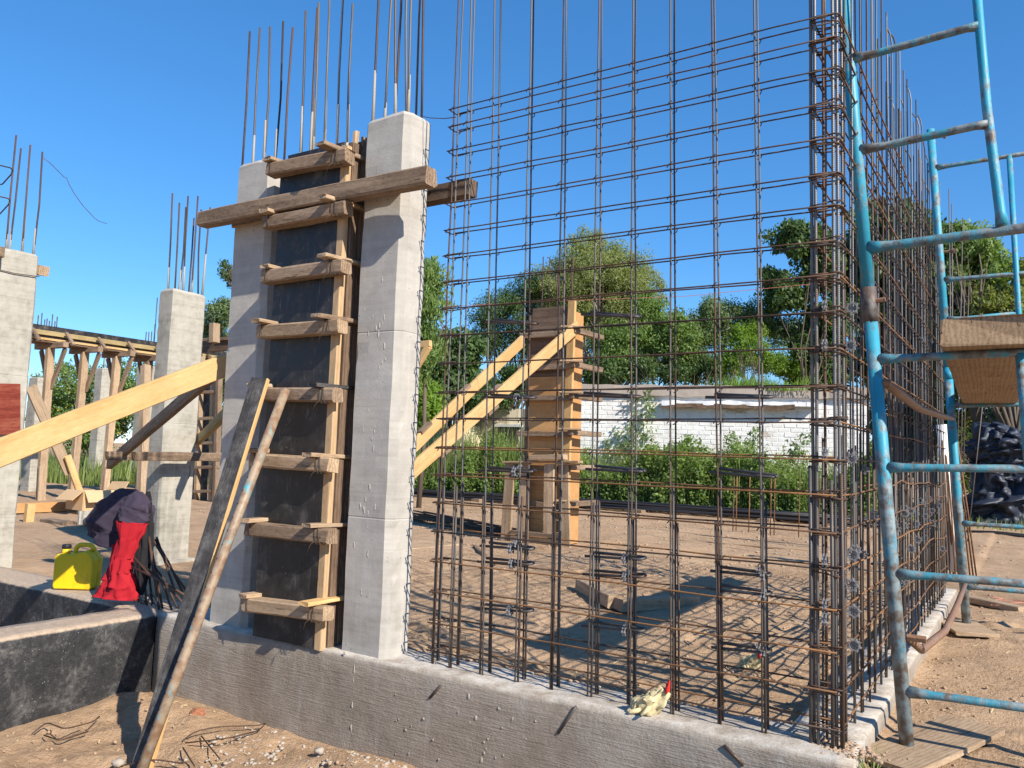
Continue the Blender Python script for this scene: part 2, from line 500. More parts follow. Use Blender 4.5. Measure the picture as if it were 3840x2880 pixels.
def lumber(name, p0, p1, w, h, mat, parent=None, up=(0, 0, 1), jit=.004, bev=.006, roll=0.0, seg=None):
    """sawn timber from p0 to p1 (centre line); w across, h along 'up'. Local X runs along the grain."""
    p0, p1 = Vector(p0), Vector(p1)
    d = p1 - p0
    L = d.length
    x = d.normalized()
    upv = Vector(up)
    z = upv - x * upv.dot(x)
    if z.length < 1e-4: z = x.orthogonal()
    z.normalize()
    y = z.cross(x)
    R3 = Matrix((x, y, z)).transposed()
    if roll: R3 = R3 @ Matrix.Rotation(roll, 3, 'X')
    mw = Matrix.Translation((p0 + p1) / 2) @ R3.to_4x4()
    n = seg or max(2, min(10, int(L / .25)))
    b = min(bev, w * .2, h * .2)
    sec = [(-w / 2 + b, -h / 2), (w / 2 - b, -h / 2), (w / 2, -h / 2 + b), (w / 2, h / 2 - b), (w / 2 - b, h / 2), (-w / 2 + b, h / 2), (-w / 2, h / 2 - b), (-w / 2, -h / 2 + b)]
    bowy, bowz = random.uniform(-1, 1) * L * .003, random.uniform(-1, 1) * L * .003
    mb = MB()
    rings = []
    for i in range(n + 1):
        t = i / n
        e = 1 - (2 * t - 1) ** 2
        rr = []
        for j, (a, c) in enumerate(sec):
            ex = random.uniform(-1, 1) * jit * 1.6 if i in (0, n) else 0
            rr.append(((t - .5) * L + ex, a + bowy * e + random.uniform(-jit, jit) * .5, c + bowz * e + random.uniform(-jit, jit) * .5))
        rings.append(rr)
    mb.rings(rings)
    return link(name, mb.mesh(name), mat, parent, mw)

def bar(name, path, r, mat, parent, n=6):
    return put(name, MB().tube(path, r, n), mat, parent, smooth=True)

def arc_path(pts, rad, n=4):
    """round the corners of a polyline"""
    P = [Vector(p) for p in pts]
    out = [P[0]]
    for i in range(1, len(P) - 1):
        a = (P[i - 1] - P[i]); b = (P[i + 1] - P[i])
        ra = min(rad, a.length * .49, b.length * .49)
        s, e = P[i] + a.normalized() * ra, P[i] + b.normalized() * ra
        for j in range(n + 1):
            t = j / n
            out.append(s * (1 - t) ** 2 + P[i] * 2 * t * (1 - t) + e * t * t)
    out.append(P[-1])
    return out

def fbm(x, y, z=0.0, oct=4):
    s, a, f = 0, 1, 1
    for _ in range(oct):
        s += a * mnoise.noise((x * f, y * f, z * f))
        a *= .5
        f *= 2.03
    return s

def tri_mesh(name, V, F):
    """fast mesh from numpy arrays; F is (n,k) with k 3 or 4"""
    me = bpy.data.meshes.new(name)
    k_ = F.shape[1]
    me.vertices.add(len(V)); me.vertices.foreach_set('co', V.astype(np.float32).ravel())
    me.loops.add(F.size); me.loops.foreach_set('vertex_index', F.astype(np.int32).ravel())
    me.polygons.add(len(F)); me.polygons.foreach_set('loop_start', np.arange(0, F.size, k_, dtype=np.int32))
    me.update(calc_edges=True)
    return me

# ================================================================== THE GROUND
def smooth01(t):
    t = max(0.0, min(1.0, t))
    return t * t * (3 - 2 * t)

def ground_z(x, y):
    n = .030 * fbm(x * 1.1, y * 1.1, .3, 3) + .012 * fbm(x * 5.1, y * 5.1, 2.3, 3)
    site = .445 if x < .1 else .415
    far = max(0, y - 12) * .004
    z = site + far + n
    if y < .1:
        w = smooth01((-.02 - y) / .16)                     # 1 in front of the beams
        if x < -4.7:
            low = -.22 + n
        elif x < .02:
            heap = .10 * math.exp(-((x + 2.35) ** 2 / .10 + (y + .42) ** 2 / .05)) + .06 * math.exp(-((x + 4.2) ** 2 / .3 + (y + .45) ** 2 / .03))
            low = -.02 + heap + n * .9 - .03 * smooth01((-y - .6) / 1.5)
        else:
            low = z
        z = z * (1 - w) + low * w
    return z

xs = sorted(set([round(v, 3) for v in np.concatenate([np.arange(-9, -5, .08), np.arange(-5, 1.6, .048), np.arange(1.6, 2.6, .1), np.arange(-22, -9, .4), np.arange(2.6, 8, .5), [-500, -250, -120, -70, -45, -32, 12, 20, 35, 60, 120, 250, 500]])]))
ys = sorted(set([round(v, 3) for v in np.concatenate([np.arange(-2.6, -1.6, .1), np.arange(-1.6, 4.6, .048), np.arange(4.6, 8, .09), np.arange(8, 26, .4), np.arange(-8, -2.6, .6), [-500, -200, -80, -40, -20, -12, 32, 45, 70, 120, 250, 500]])]))
gv = [(x, y, ground_z(x, y)) for y in ys for x in xs]
GA = np.array(gv)
drng = np.random.default_rng(5)
for q in range(330):                                        # footprints and scuffs trodden into the loose soil
    if q < 210: cx, cy = drng.uniform(-5.5, -.25), drng.uniform(.35, 6.0)
    elif q < 280: cx, cy = drng.uniform(.25, 1.8), drng.uniform(-.3, 6.0)
    else: cx, cy = drng.uniform(-4.3, -1.9), drng.uniform(-1.6, -.4)
    an, la, lb, dp = drng.uniform(0, 3.14), drng.uniform(.10, .20), drng.uniform(.045, .085), drng.uniform(.008, .026)
    near = np.nonzero((abs(GA[:, 0] - cx) < .4) & (abs(GA[:, 1] - cy) < .4))[0]
    dx_, dy_ = GA[near, 0] - cx, GA[near, 1] - cy
    r2 = np.sqrt(((dx_ * math.cos(an) + dy_ * math.sin(an)) / la) ** 2 + ((-dx_ * math.sin(an) + dy_ * math.cos(an)) / lb) ** 2)
    GA[near, 2] += dp * (-np.exp(-(r2 ** 4)) + .75 * np.exp(-((r2 - 1.45) / .35) ** 2))
gv = [tuple(p) for p in GA]
nx = len(xs)
gf = [(j * nx + i, j * nx + i + 1, (j + 1) * nx + i + 1, (j + 1) * nx + i) for j in range(len(ys) - 1) for i in range(nx - 1)]
gm = bpy.data.meshes.new('ground')
gm.from_pydata(gv, [], gf)
gm.polygons.foreach_set('use_smooth', [True] * len(gm.polygons))
ground = link('ground', gm, 'soil')
tag(ground, kind='structure')

# ================================================================== FOUNDATION
def rough_beam(name, p0, p1, width, z0, z1, mat, label, cat, amp=.004, edge=.012, seed=0.0, parent=None, step=.07):
    """concrete beam whose front face runs p0->p1 and whose body lies on the left of that direction"""
    p0, p1 = Vector((*p0, 0)), Vector((*p1, 0))
    d = p1 - p0
    L = d.length
    x = d.normalized()
    y = Vector((-x.y, x.x, 0))
    H = z1 - z0
    prof = [(0, z0 + H * t) for t in (0, .15, .3, .45, .6, .75, .88, .965)] + [(.012, z1), (width * .25, z1), (width * .5, z1), (width * .75, z1), (width - .012, z1), (width, z1 - .02), (width, z0 + H * .5), (width, z0)]
    n = max(2, int(L / step))
    mb = MB()
    rings = []
    for i in range(n + 1):
        s = L * i / n
        r = []
        for j, (b, z) in enumerate(prof):
            e = edge if 6 <= j <= 13 else amp
            nn = fbm(s * 4 + seed, b * 6 + z * 5, seed, 3)
            n2 = fbm(s * 11 + seed, b * 9 + z * 9, seed + 5, 2)
            off = -nn * amp
            dz = (nn * .45 + n2 * .75) * (edge if 7 <= j <= 13 else 0)
            q = p0 + x * s + y * (b + off * (1 if j < 8 else 0) + (abs(n2) * edge if j in (7, 8) else 0))
            r.append((q.x, q.y, z + dz))
        rings.append(r)
    mb.rings(rings)
    o = put(name, mb, mat, parent, smooth=True, origin=((p0.x + p1.x) / 2, (p0.y + p1.y) / 2, 0))
    for p in o.data.polygons: pass
    if label: tag(o, label, cat)
    return o

front_beam = thing('foundation_beam', (-2.2, -.03, 0), 'long grey concrete foundation beam under the front columns and rebar mesh', 'foundation beam')
rough_beam('beam_body', (-4.52, -.20), (.10, -.20), .36, -.35, .52, 'beam_concrete', None, None, seed=1.3, parent=front_beam)
right_beam = thing('foundation_beam', (-.05, 2.9, 0), 'white topped concrete foundation beam under the dense side rebar wall', 'foundation beam')
rough_beam('beam_body', (.10, .162), (.10, 5.7), .33, .1, .522, 'beam_concrete', None, None, seed=7.1, parent=right_beam)
tarw = thing('foundation_wall', (-4.68, -1.9, -.2), 'black tar coated foundation wall with dusty tan top running towards the viewer', 'foundation wall')
rough_beam('wall_body', (-4.53, -3.9), (-4.53, -.203), .36, -.4, .515, 'tar_wall', None, None, edge=.007, seed=3.7, parent=tarw)
tarb = thing('foundation_beam', (-7.2, 0, -.2), 'black tar coated foundation beam with white drips carrying the yellow can', 'foundation beam')
rough_beam('beam_body', (-10.5, -.16), (-4.522, -.16), .40, -.4, .50, 'tar_wall', None, None, edge=.007, seed=9.7, parent=tarb)

# vertical cold joint with mortar fins, the pockets cut for two slanted bars, and mortar blobs on the face
def blob(mb, c, r, sq=(1, .6, 1), seed=0):
    bm = bmesh.new()
    bmesh.ops.create_icosphere(bm, subdivisions=2, radius=1)
    vs = []
    for v in bm.verts:
        n = 1 + .45 * fbm(v.co.x * 1.7 + seed, v.co.y * 1.7, v.co.z * 1.7 + seed, 2)
        vs.append((c[0] + v.co.x * r * sq[0] * n, c[1] + v.co.y * r * sq[1] * n, c[2] + v.co.z * r * sq[2] * n))
    fs = [tuple(v.index for v in f.verts) for f in bm.faces]
    bm.free()
    return mb.add(vs, fs)

for (px, r) in ((((-1.801, -0.200, 0.442)), .030), (((-1.750, -0.200, 0.342)), .034), (((-1.788, -0.200, 0.313)), .026), (((-1.599, -0.200, 0.414)), .030), (((-1.521, -0.200, 0.383)), .038), (((-1.629, -0.200, 0.355)), .022), (((-1.553, -0.200, 0.301)), .026), (((-1.722, -0.200, 0.245)), .024), (((-1.544, -0.200, 0.266)), .018), (((-1.523, -0.200, 0.231)), .022), (((-1.704, -0.200, 0.138)), .04), (((-1.817, -0.200, 0.359)), .02), (((-1.970, -0.200, 0.235)), .018), (((-2.357, -0.200, 0.226)), .012), (((-2.707, -0.200, 0.525)), .018), (((-1.355, -0.200, 0.308)), .012), (((-1.642, -0.200, 0.379)), .016)):
    put('mortar_blob', blob(MB(), (px[0], px[1] + .004, px[2]), r * .5, (.75, .40, 1.15), seed=r * 99), 'mortar', front_beam, smooth=True)
for k_ in range(26):
    x, z = random.uniform(-2.35, -1.2), random.uniform(.02, .42)
    put('mortar_blob', blob(MB(), (x, -.203, z), random.uniform(.003, .007), (1, .5, 1.3), seed=k_), 'mortar', front_beam, smooth=True)
jm = MB()
jx = -2.62
zz = -.1
while zz < .5:
    w = random.uniform(.004, .010)
    jm.add([(jx - w, -.199, zz), (jx + w, -.199, zz), (jx + random.uniform(-.004, .004), -.199 - random.uniform(.003, .012), zz + random.uniform(.01, .05)), (jx - w * .6, -.199, zz + .06), (jx + w * .3, -.199, zz + .06)], [(0, 1, 2), (1, 4, 2), (4, 3, 2), (3, 0, 2)])
    zz += random.uniform(.03, .16)
put('joint_fin', jm, 'mortar', front_beam)
for a, b in (((-1.982, -0.200, 0.468), (-2.056, -0.200, 0.387)), ((-1.158, -0.200, 0.510), (-1.254, -0.200, 0.365)), ((-0.423, -0.200, 0.484), (-0.335, -0.200, 0.419))):
    bar('embedded_bar', [(a[0], -.201, a[2]), (b[0], -.2, b[2])], .008, 'rebar_dark', front_beam)
# ================================================================== COLUMNS
def column_mesh(cx, cy, wx, wy, z0, z1, ch=.03, lifts=(), lean=(0, 0), seed=0.0):
    mb = MB()
    rings = []
    hx, hy = wx / 2, wy / 2
    def sec(g=0.0):
        s = []
        for (sx, sy) in ((1, -1), (1, 1), (-1, 1), (-1, -1)):
            a = (sx * (hx + g), sy * (hy - ch + g)); b = (sx * (hx - ch + g), sy * (hy + g))
            s += [a, b] if sx * sy > 0 else [b, a]
        out = []
        for i in range(8):
            p, q = s[i], s[(i + 1) % 8]
            out.append(p)
            if math.hypot(p[0] - q[0], p[1] - q[1]) > .08:
                out += [(p[0] + (q[0] - p[0]) * t, p[1] + (q[1] - p[1]) * t) for t in (.33, .66)]
        return out
    zl = list(np.arange(z0, z1 - .05, .07)) + [z1 - .025, z1]
    for l in lifts:
        zl += [l - .006, l, l + .006]
    zl = sorted(zl)
    for z in zl:
        g = -.0025 if any(abs(z - l) < 1e-6 for l in lifts) else 0
        if abs(z - z1) < 1e-6: g = -.018
        r = []
        for (x, y) in sec(g):
            n = .0035 * fbm(x * 5 + seed, y * 5, z * 3 + seed, 2)
            if abs(abs(x) - hx) < .001 + abs(g) or abs(abs(y) - hy) < .001 + abs(g):
                chip = max(0, fbm(x * 31 + seed, y * 31, z * 9 + seed, 2) - .28) if (abs(x) > hx - ch - .002 and abs(y) > hy - ch - .002) else 0
                x, y = x - math.copysign(chip * .022, x), y - math.copysign(chip * .022, y)
            t = (z - z0)
            dz = .02 * fbm(x * 9 + seed, y * 9, seed, 2) if z > z1 - .03 else 0
            r.append((cx + x + n + lean[0] * t, cy + y + n + lean[1] * t, z + dz))
        rings.append(r)
    mb.rings(rings)
    return mb

def starter(parent, base, top, r=.0075, mat='rebar_grey', crust=0):
    b, t = Vector(base), Vector(top)
    mid = b.lerp(t, .5) + Vector((random.uniform(-.012, .012), random.uniform(-.012, .012), 0))
    o = bar('starter_bar', [b, b.lerp(mid, .5), mid, t], r, mat, parent)
    if crust:
        e = b.lerp(t, crust / max(.01, (t - b).length))
        put('cement_crust', MB().tube([b, b.lerp(e, .5), e], [r * 1.5, r * 1.3, r * 1.05], 6), 'mortar', o, smooth=True)
    return o

# right-hand front column beside the mesh
cR = thing('concrete_column', (-2.64, -.01, .52), 'tall pale concrete column with mortar drips beside the open rebar mesh', 'column')
put('shaft', column_mesh(-2.64, -.01, .38, .25, .50, 3.83, .042, (1.32, 2.45), seed=2.2), 'column_concrete', cR)
for i, (x, y) in enumerate(((-2.79, -.09), (-2.74, .06), (-2.69, -.09), (-2.635, .06), (-2.60, -.09), (-2.55, .05), (-2.50, -.085), (-2.485, .03))):
    starter(cR, (x, y, 3.80), (x + random.uniform(-.06, .05), y + random.uniform(-.03, .03), 5.3 + random.uniform(-.1, .2)), .0075, 'rebar_rust' if i in (0, 1, 7) else 'rebar_grey', crust=random.uniform(.1, .5) if i % 2 == 0 else 0)
for k_ in range(34):
    cx_, cz_ = random.choice(((-2.62, 1.9), (-2.64, 1.35), (-2.68, 2.6), (-2.66, .95), (-2.60, 2.4)))
    x, z = cx_ + random.gauss(0, .035), cz_ + random.gauss(0, .14)
    l = random.uniform(.015, .07)
    put('mortar_drip', blob(MB(), (x, -.1352, z), l * .35, (.28, .10, 1.0), k_ * 3.1), 'column_concrete', cR, smooth=True)

cL = thing('concrete_column', (-3.87, -.01, .52), 'tall concrete column left of the black formwork, behind the leaning plank', 'column')
put('shaft', column_mesh(-3.87, -.01, .38, .25, .48, 3.745, .035, (1.34, 2.5), seed=5.2), 'column_concrete', cL)
L_RODS = ((((-4.047, -0.090, 3.789)), ((-4.059, -0.090, 4.776)), 'rebar_rust'), (((-4.117, 0.060, 3.859)), ((-4.136, 0.060, 4.898)), 'rebar_grey'), (((-3.815, -0.090, 3.776)), ((-3.839, -0.090, 4.754)), 'rebar_grey'), (((-3.875, 0.060, 3.847)), ((-3.880, 0.060, 4.879)), 'rebar_rust'), (((-3.651, -0.050, 3.742)), ((-3.644, -0.050, 4.714)), 'rebar_rust'))
for i, (b, t, m) in enumerate(L_RODS):
    starter(cL, (b[0], b[1], 3.70), t, .0075, m, crust=.35 if i in (1, 2, 3) else 0)

# ================================================================== FORMWORK BETWEEN THE COLUMNS
fw = thing('column_formwork', (-3.2, -.02, .52), 'black film faced plywood column formwork clamped with stacked timber yokes', 'formwork')
fm = MB().box((-3.50, -.205, .515), (-2.935, -.187, 3.60))
put('front_panel', fm, 'black_film', fw)
put('upper_panel', MB().box((-3.47, -.175, 3.55), (-2.95, -.157, 3.70)), 'black_film', fw)
put('concrete_core', column_mesh(-3.2, -.01, .50, .28, .5, 3.72, .02, (), seed=8), 'column_concrete', fw)
put('rear_panel', MB().box((-3.50, .15, .53), (-2.93, .168, 3.74)), 'dark_wood', fw)
lumber('edge_batten', (-2.922, -.185, .51), (-2.915, -.185, 3.66), .045, .06, 'pale_pine', fw, up=(1, 0, 0))
lumber('edge_batten', (-3.512, -.16, .50), (-3.512, -.16, 3.55), .05, .024, 'pale_wood', fw, up=(1, 0, 0))
for i, yy in enumerate((-.115, -.035, .05, .125)):
    lumber('side_stud', (-2.915, yy, .52 + .01 * i), (-2.915, yy, 3.70 + .03 * (i % 3)), .072, .05, ('dark_wood', 'old_wood', 'dark_wood', 'new_pine')[i], fw, up=(1, 0, 0))
for i in range(4):
    lumber('top_batten', (-2.93 + .008 * i, -.10 + .075 * i, 3.55), (-2.92, -.10 + .075 * i, 3.79 - .02 * i), .04, .03, 'pale_wood', fw)
YOKES = (((-3.542, -0.300, 3.579), (-2.822, -0.300, 3.551)), ((-3.536, -0.300, 3.213), (-2.810, -0.300, 3.218)), ((-3.522, -0.300, 2.846), (-2.804, -0.300, 2.849)), ((-3.533, -0.300, 2.478), (-2.813, -0.300, 2.476)),
         ((-3.534, -0.300, 2.065), (-2.825, -0.300, 2.053)), ((-3.529, -0.300, 1.641), (-2.825, -0.300, 1.628)), ((-3.532, -0.300, 1.197), (-2.805, -0.300, 1.206)), ((-3.515, -0.300, 0.720), (-2.808, -0.300, 0.749)))
for i, (a, b) in enumerate(YOKES):
    yc = -.252
    xa, xb = a[0], b[0] + .005
    za, zb = a[2], b[2]
    yb = lumber('yoke_beam', (xa, yc, za), (xb, yc, zb), .092, .088, 'old_wood' if i in (0, 1, 2, 4, 6) else 'pale_wood', fw, jit=.006, bev=.010)
    # thin boards laid on the yoke ends, running back beside the panel
    zr = zb + .058
    lumber('yoke_side_board', (xb - .105 + random.uniform(-.02, .01), -.37 + random.uniform(-.03, .03), zr), (xb - .055, .20, zr + random.uniform(-.012, .012)), .085, .026, ('old_wood', 'pale_wood', 'pale_wood', 'old_wood', 'grey_wood', 'pale_wood', 'pale_wood', 'new_pine')[i], fw)
    lumber('yoke_side_board', (xa + .05 + random.uniform(-.03, .02), -.34 + random.uniform(-.03, .03), za + .058), (xa + .07, .18, za + .058 + random.uniform(-.01, .01)), .085, .026, 'pale_wood', fw)
    lumber('rear_yoke_beam', (xa + .02, .215, za), (xb, .215, zb), .085, .085, 'dark_wood', fw)
    # twisted tie wire round the right-hand end
    for q in range(2):
        w0 = xb - .07 - .03 * q
        loop = [(w0, yc - .05, zb + .05), (w0 + .004, yc - .052, zb), (w0 + .02, yc - .053, zb - .05), (w0 + .03, yc - .02, zb - .053)]
        bar('tie_wire', loop, .0025, 'wire', yb, 4)
    bar('tie_wire', [(xb - .09, yc - .05, zb - .03), (xb - .12, yc - .062, zb - .06), (xb - .13, yc - .065, zb - .10)], .0022, 'wire', yb, 4)
    bar('tie_wire', [(xa + .05, yc - .05, za + .05), (xa + .055, yc - .052, za - .01), (xa + .07, yc - .053, za - .05)], .0025, 'wire', yb, 4)
for (b, t, m) in ((((-3.485, -0.050, 3.827)), ((-3.520, -0.050, 4.807)), 'rebar_grey'), (((-3.500, 0.050, 3.885)), ((-3.515, 0.050, 4.879)), 'rebar_rust'), (((-3.322, -0.090, 3.802)), ((-3.349, -0.090, 4.797)), 'rebar_grey'), (((-3.258, -0.050, 3.823)), ((-3.289, -0.050, 4.858)), 'rebar_grey'), (((-3.242, 0.050, 3.894)), ((-3.264, 0.050, 4.923)), 'rebar_grey'), (((-3.177, 0.080, 3.873)), ((-3.195, 0.080, 4.832)), 'rebar_grey')):
    starter(fw, (b[0], b[1], 3.70), t, .0075, m, crust=.4)

wa, wb = (-4.223, -0.300, 3.327), (-2.157, -0.300, 3.318)
w1 = lumber('timber_waler', (wa[0], -.258, wa[2]), (wb[0], -.258, wb[2]), .095, .11, 'old_wood', jit=.006, bev=.010)
tag(w1, 'long weathered square timber clamped across the two front columns near their tops', 'timber')
wa, wb = (-2.647, 0.200, 3.407), (-2.198, 0.200, 3.396)
w2 = lumber('timber_waler', (-3.95, .215, wa[2] - .02), (wb[0], .215, wb[2]), .095, .11, 'dark_wood', jit=.006)
tag(w2, 'dark square timber poking out behind the right front column near its top', 'timber')
bs = lumber('backing_board', (-4.03, -.150, wa[2] - .085), (-2.49, -.150, wa[2] - .085 + .03), .026, .10, 'pale_wood')
tag(bs, 'thin board pinched between the long cross timber and the front columns', 'board')

# ================================================================== REBAR MESH
ROWS = [3.805, 3.693, 3.542, 3.379, 3.217, 3.05, 2.897, 2.735, 2.578, 2.415, 2.248, 2.076, 1.918, 1.751, 1.594, 1.431, 1.269, 1.101, 0.923, 0.756, 0.598]
YF, YB = -.045, .030
mesh = thing('rebar_cage', (-1.1, -.05, .52), 'open flat rebar mesh cage with blue sky showing through, standing on the front beam', 'rebar cage', 'rebar cages on the foundation beams')
F_V = [(-2.172, -2.162), (-2.075, -2.05), (-1.896, -1.827), (-1.641, -1.604), (-1.431, -1.381), (-1.206, -1.167), (-1.005, -0.944), (-0.793, -0.731), (-0.577, -0.487), (-0.362, -0.295)]
B_V = [(-2.197, -2.182), (-2.103, -2.05), (-1.905, -1.817), (-1.67, -1.604), (-1.449, -1.381), (-1.231, -1.167), (-1.024, -0.944), (-0.804, -0.731), (-0.586, -0.498), (-0.365, -0.305)]
for lay, (VV, yy) in enumerate(((F_V, YF), (B_V, YB))):
    for i, (xt, xb) in enumerate(VV):
        ztop_px = 4.3 if lay == 0 else 4.35
        kx = (xt - xb) / (4.2 - .52)
        zt = 5.0 + random.uniform(-.1, .3)
        path = []
        for q in range(9):
            z = .50 + (zt - .50) * q / 8
            path.append((xb + kx * (z - .52) + .010 * fbm(i * 3.1 + lay * 7, z * .8, 0, 2), yy + .006 * fbm(i * 2.7, z * .9, 5 + lay, 2), z))
        bar('vertical_bar', path, .0050, 'rebar_grey' if (i + lay) % 4 else 'rebar_rust', mesh)
        # lapped starter bar cast into the beam
        dx = .0118 if i % 2 else -.0115
        zs = 1.62 + random.uniform(-.12, .10) - .014 * i
        bar('lap_bar', [(xb + dx, yy + .004, .45), (xb + dx * 1.02 + kx * .5, yy + .004, 1.0), (xb + dx + kx * 1.1, yy + .004, zs)], .0062, 'rebar_dark', mesh)
for i, z in enumerate(ROWS):
    for lay, yy in enumerate((YF, YB)):
        ys_ = yy - .012 if lay == 0 else yy + .012
        path = []
        for q in range(9):
            x = -2.205 + (.02 + 2.205) * q / 8
            path.append((x, ys_ + .004 * fbm(x * 2, i * 1.7, lay, 2), z + .008 * fbm(x * 1.4, i * 2.3 + lay * 9, 1, 2) + (.012 if lay else 0)))
        if lay == 0:
            hook = arc_path([(-2.09, ys_ + .02, z + .012), (-2.212, ys_ + .012, z + .006), (-2.209, YB + .012, z + .004), (-2.08, YB + .01, z + .01)], .02)
            bar('end_hook', hook, .0040, 'rebar_rust', mesh, 5)
        bar('horizontal_bar', path, .0039 if z > 1.7 else .0045, 'rebar_rust' if z > 1.85 else ('rebar_rust' if (i + lay) % 4 == 0 else 'rebar_orange'), mesh, 5)
# wire ties at the crossings
tie = MB()
for i, z in enumerate(ROWS):
    for lay, (VV, yy) in enumerate(((F_V, YF), (B_V, YB))):
        for (xt, xb) in VV:
            if random.random() < .8:
                x = xb + (xt - xb) / 3.7 * (z - .52)
                ys_ = yy - .012 if lay == 0 else yy + .012
                a = random.uniform(.010, .016)
                tie.tube([(x - a, ys_ - .006, z - a), (x, ys_ - .012 if lay == 0 else ys_ + .010, z), (x + a, ys_ - .004, z + a)], .0032, 3)
tw = put('tie_wires', tie, 'wire', mesh)
tag(tw, kind='stuff')

# star-wheel spacers (shared mesh, axis along local X)
def spacer_mesh():
    mb = MB()
    n = 24
    for (xo0, xo1) in ((-.010, -.004), (.004, .010)):
        vs, fs = [], []
        for j in range(n):
            a = 2 * math.pi * j / n
            ro = .030 if j % 3 == 0 else .0215
            for (x, r) in ((xo0, ro), (xo1, ro), (xo1, .0175), (xo0, .0175)):
                vs.append((x, r * math.cos(a), r * math.sin(a)))
        for j in range(n):
            a, b = j * 4, ((j + 1) % n) * 4
            fs += [(a, b, b + 1, a + 1), (a + 1, b + 1, b + 2, a + 2), (a + 2, b + 2, b + 3, a + 3), (a + 3, b + 3, b, a)]
        mb.add(vs, fs)
    for j in range(4):
        a = math.pi * j / 4
        y, z = math.cos(a) * .019, math.sin(a) * .019
        mb.tube([(0, -y, -z), (0, y, z)], .0028, 4)
    return mb.mesh('spacer_wheel')
SPM = spacer_mesh()
SPM.materials.append(M['spacer_grey'])
def spacer(parent, loc, axis='X'):
    mw = Matrix.Translation(loc)
    if axis == 'Y': mw = mw @ Matrix.Rotation(math.pi / 2, 4, 'Z')
    mw = mw @ Matrix.Rotation(random.uniform(0, 1), 4, 'X') @ Matrix.Scale(random.uniform(.85, 1.1), 4)
    return link('spacer_wheel', SPM, None, parent, mw)

def u_bar(parent, xl, xr, z, zr=None, sp=None):
    zr = z if zr is None else zr
    zb = z + .012
    path = arc_path([(xl, YF + .016, z), (xr, YF + .016, zr), (xr + .012, YB - .014, zr + .008), (xl + .03, YB - .014, zb + .006)], .045, 5)
    bar('u_shaped_bar', path, .0075, 'rebar_dark', parent)
    if sp:
        spacer(parent, (sp, YF + .012, z + (zr - z) * (sp - xl) / max(.01, xr - xl)))
        if random.random() < .6: spacer(parent, (min(sp, xr - .05), YB - .014, zr + .012))
UB = (((-1.898, -0.020, 2.486), (-1.570, -0.020, 2.454), 0), ((-1.275, -0.020, 2.487), (-0.954, -0.020, 2.453), 0), ((-1.903, -0.020, 2.049), (-1.572, -0.020, 2.041), .72), ((-1.302, -0.020, 2.052), (-0.946, -0.020, 2.038), 0),
      ((-0.585, -0.020, 2.034), (-0.276, -0.020, 2.030), 0), ((-1.912, -0.020, 1.632), (-1.558, -0.020, 1.636), .72), ((-1.226, -0.020, 1.664), (-0.912, -0.020, 1.662), 0), ((-0.559, -0.020, 1.674), (-0.256, -0.020, 1.662), 0),
      ((-1.877, -0.020, 1.212), (-1.551, -0.020, 1.219), .64), ((-1.893, -0.020, 1.123), (-1.552, -0.020, 1.139), .68), ((-1.887, -0.020, 0.868), (-1.546, -0.020, 0.891), .66), ((-1.217, -0.020, 1.216), (-0.903, -0.020, 1.228), .72),
      ((-1.228, -0.020, 1.123), (-0.901, -0.020, 1.142), .74), ((-1.225, -0.020, 0.861), (-0.896, -0.020, 0.878), .74), ((-0.550, -0.020, 1.209), (-0.284, -0.020, 1.212), .93), ((-0.549, -0.020, 1.124), (-0.284, -0.020, 1.128), .94), ((-0.542, -0.020, 0.857), (-0.282, -0.020, 0.870), .94))
for a, b, s in UB:
    u_bar(mesh, a[0], b[0], a[2], b[2], a[0] + (b[0] - a[0]) * s if s else None)

# ---- corner post cage
corner = thing('rebar_cage', (-.03, -.04, .52), 'bundled corner rebar post with rusty stirrups where the two meshes meet', 'rebar cage', 'rebar cages on the foundation beams')
CB = ((-.098, -.080, -.085), (-.078, -.062, -.092), (.000, .014, -.088), (.018, .030, -.080), (-.062, -.044, .005), (.020, .034, .012))
for i, (xt, xb, yy) in enumerate(CB):
    zt = 4.9 + .1 * i
    path = [(xb + (xt - xb) * (z - .5) / 3.4 + .004 * fbm(i * 2, z, 0, 2), yy + .06 + .004 * fbm(i, z, 3, 2), z) for z in np.linspace(.48, zt, 9)]
    bar('corner_bar', path, .0076 if i < 4 else .0062, 'rebar_rust' if i == 4 else 'rebar_bright', corner, 8)
for i, (x, yy) in enumerate(((-.092, -.10), (.038, -.092), (-.002, -.100))):
    bar('lap_bar', [(x, yy + .06, .47), (x + .002, yy + .06, 1.1), (x - .004, yy + .06, 1.72 - .03 * i)], .0080, 'rebar_dark', corner, 8)
for i, z in enumerate(ROWS):
    for q in range(3):
        dz = (q - 1) * .012 + random.uniform(-.003, .003)
        tl = random.uniform(-.02, .02)
        ex = random.uniform(0, .012)
        loop = arc_path([(-.02, -.043 - ex * .3, z + dz + tl * .5), (.028 + ex, -.043 - ex * .4, z + dz + tl), (.034 + ex, .078, z + dz + tl), (-.090 - ex, .078, z + dz), (-.094 - ex, -.043 - ex * .3, z + dz), (-.015, -.046, z + dz + tl * .4)], .022, 3)
        bar('stirrup', loop, .0038, 'rebar_rust', corner, 5)
for z in (1.31, 1.12, 1.06, 2.44, 2.26, 1.78):
    spacer(corner, (-.03, -.052, z))
for z in (1.33, 1.20, 1.08, .93, 2.45, 2.27, 1.76):
    spacer(corner, (.06, .08 + random.uniform(-.03, .05), z), 'Y')

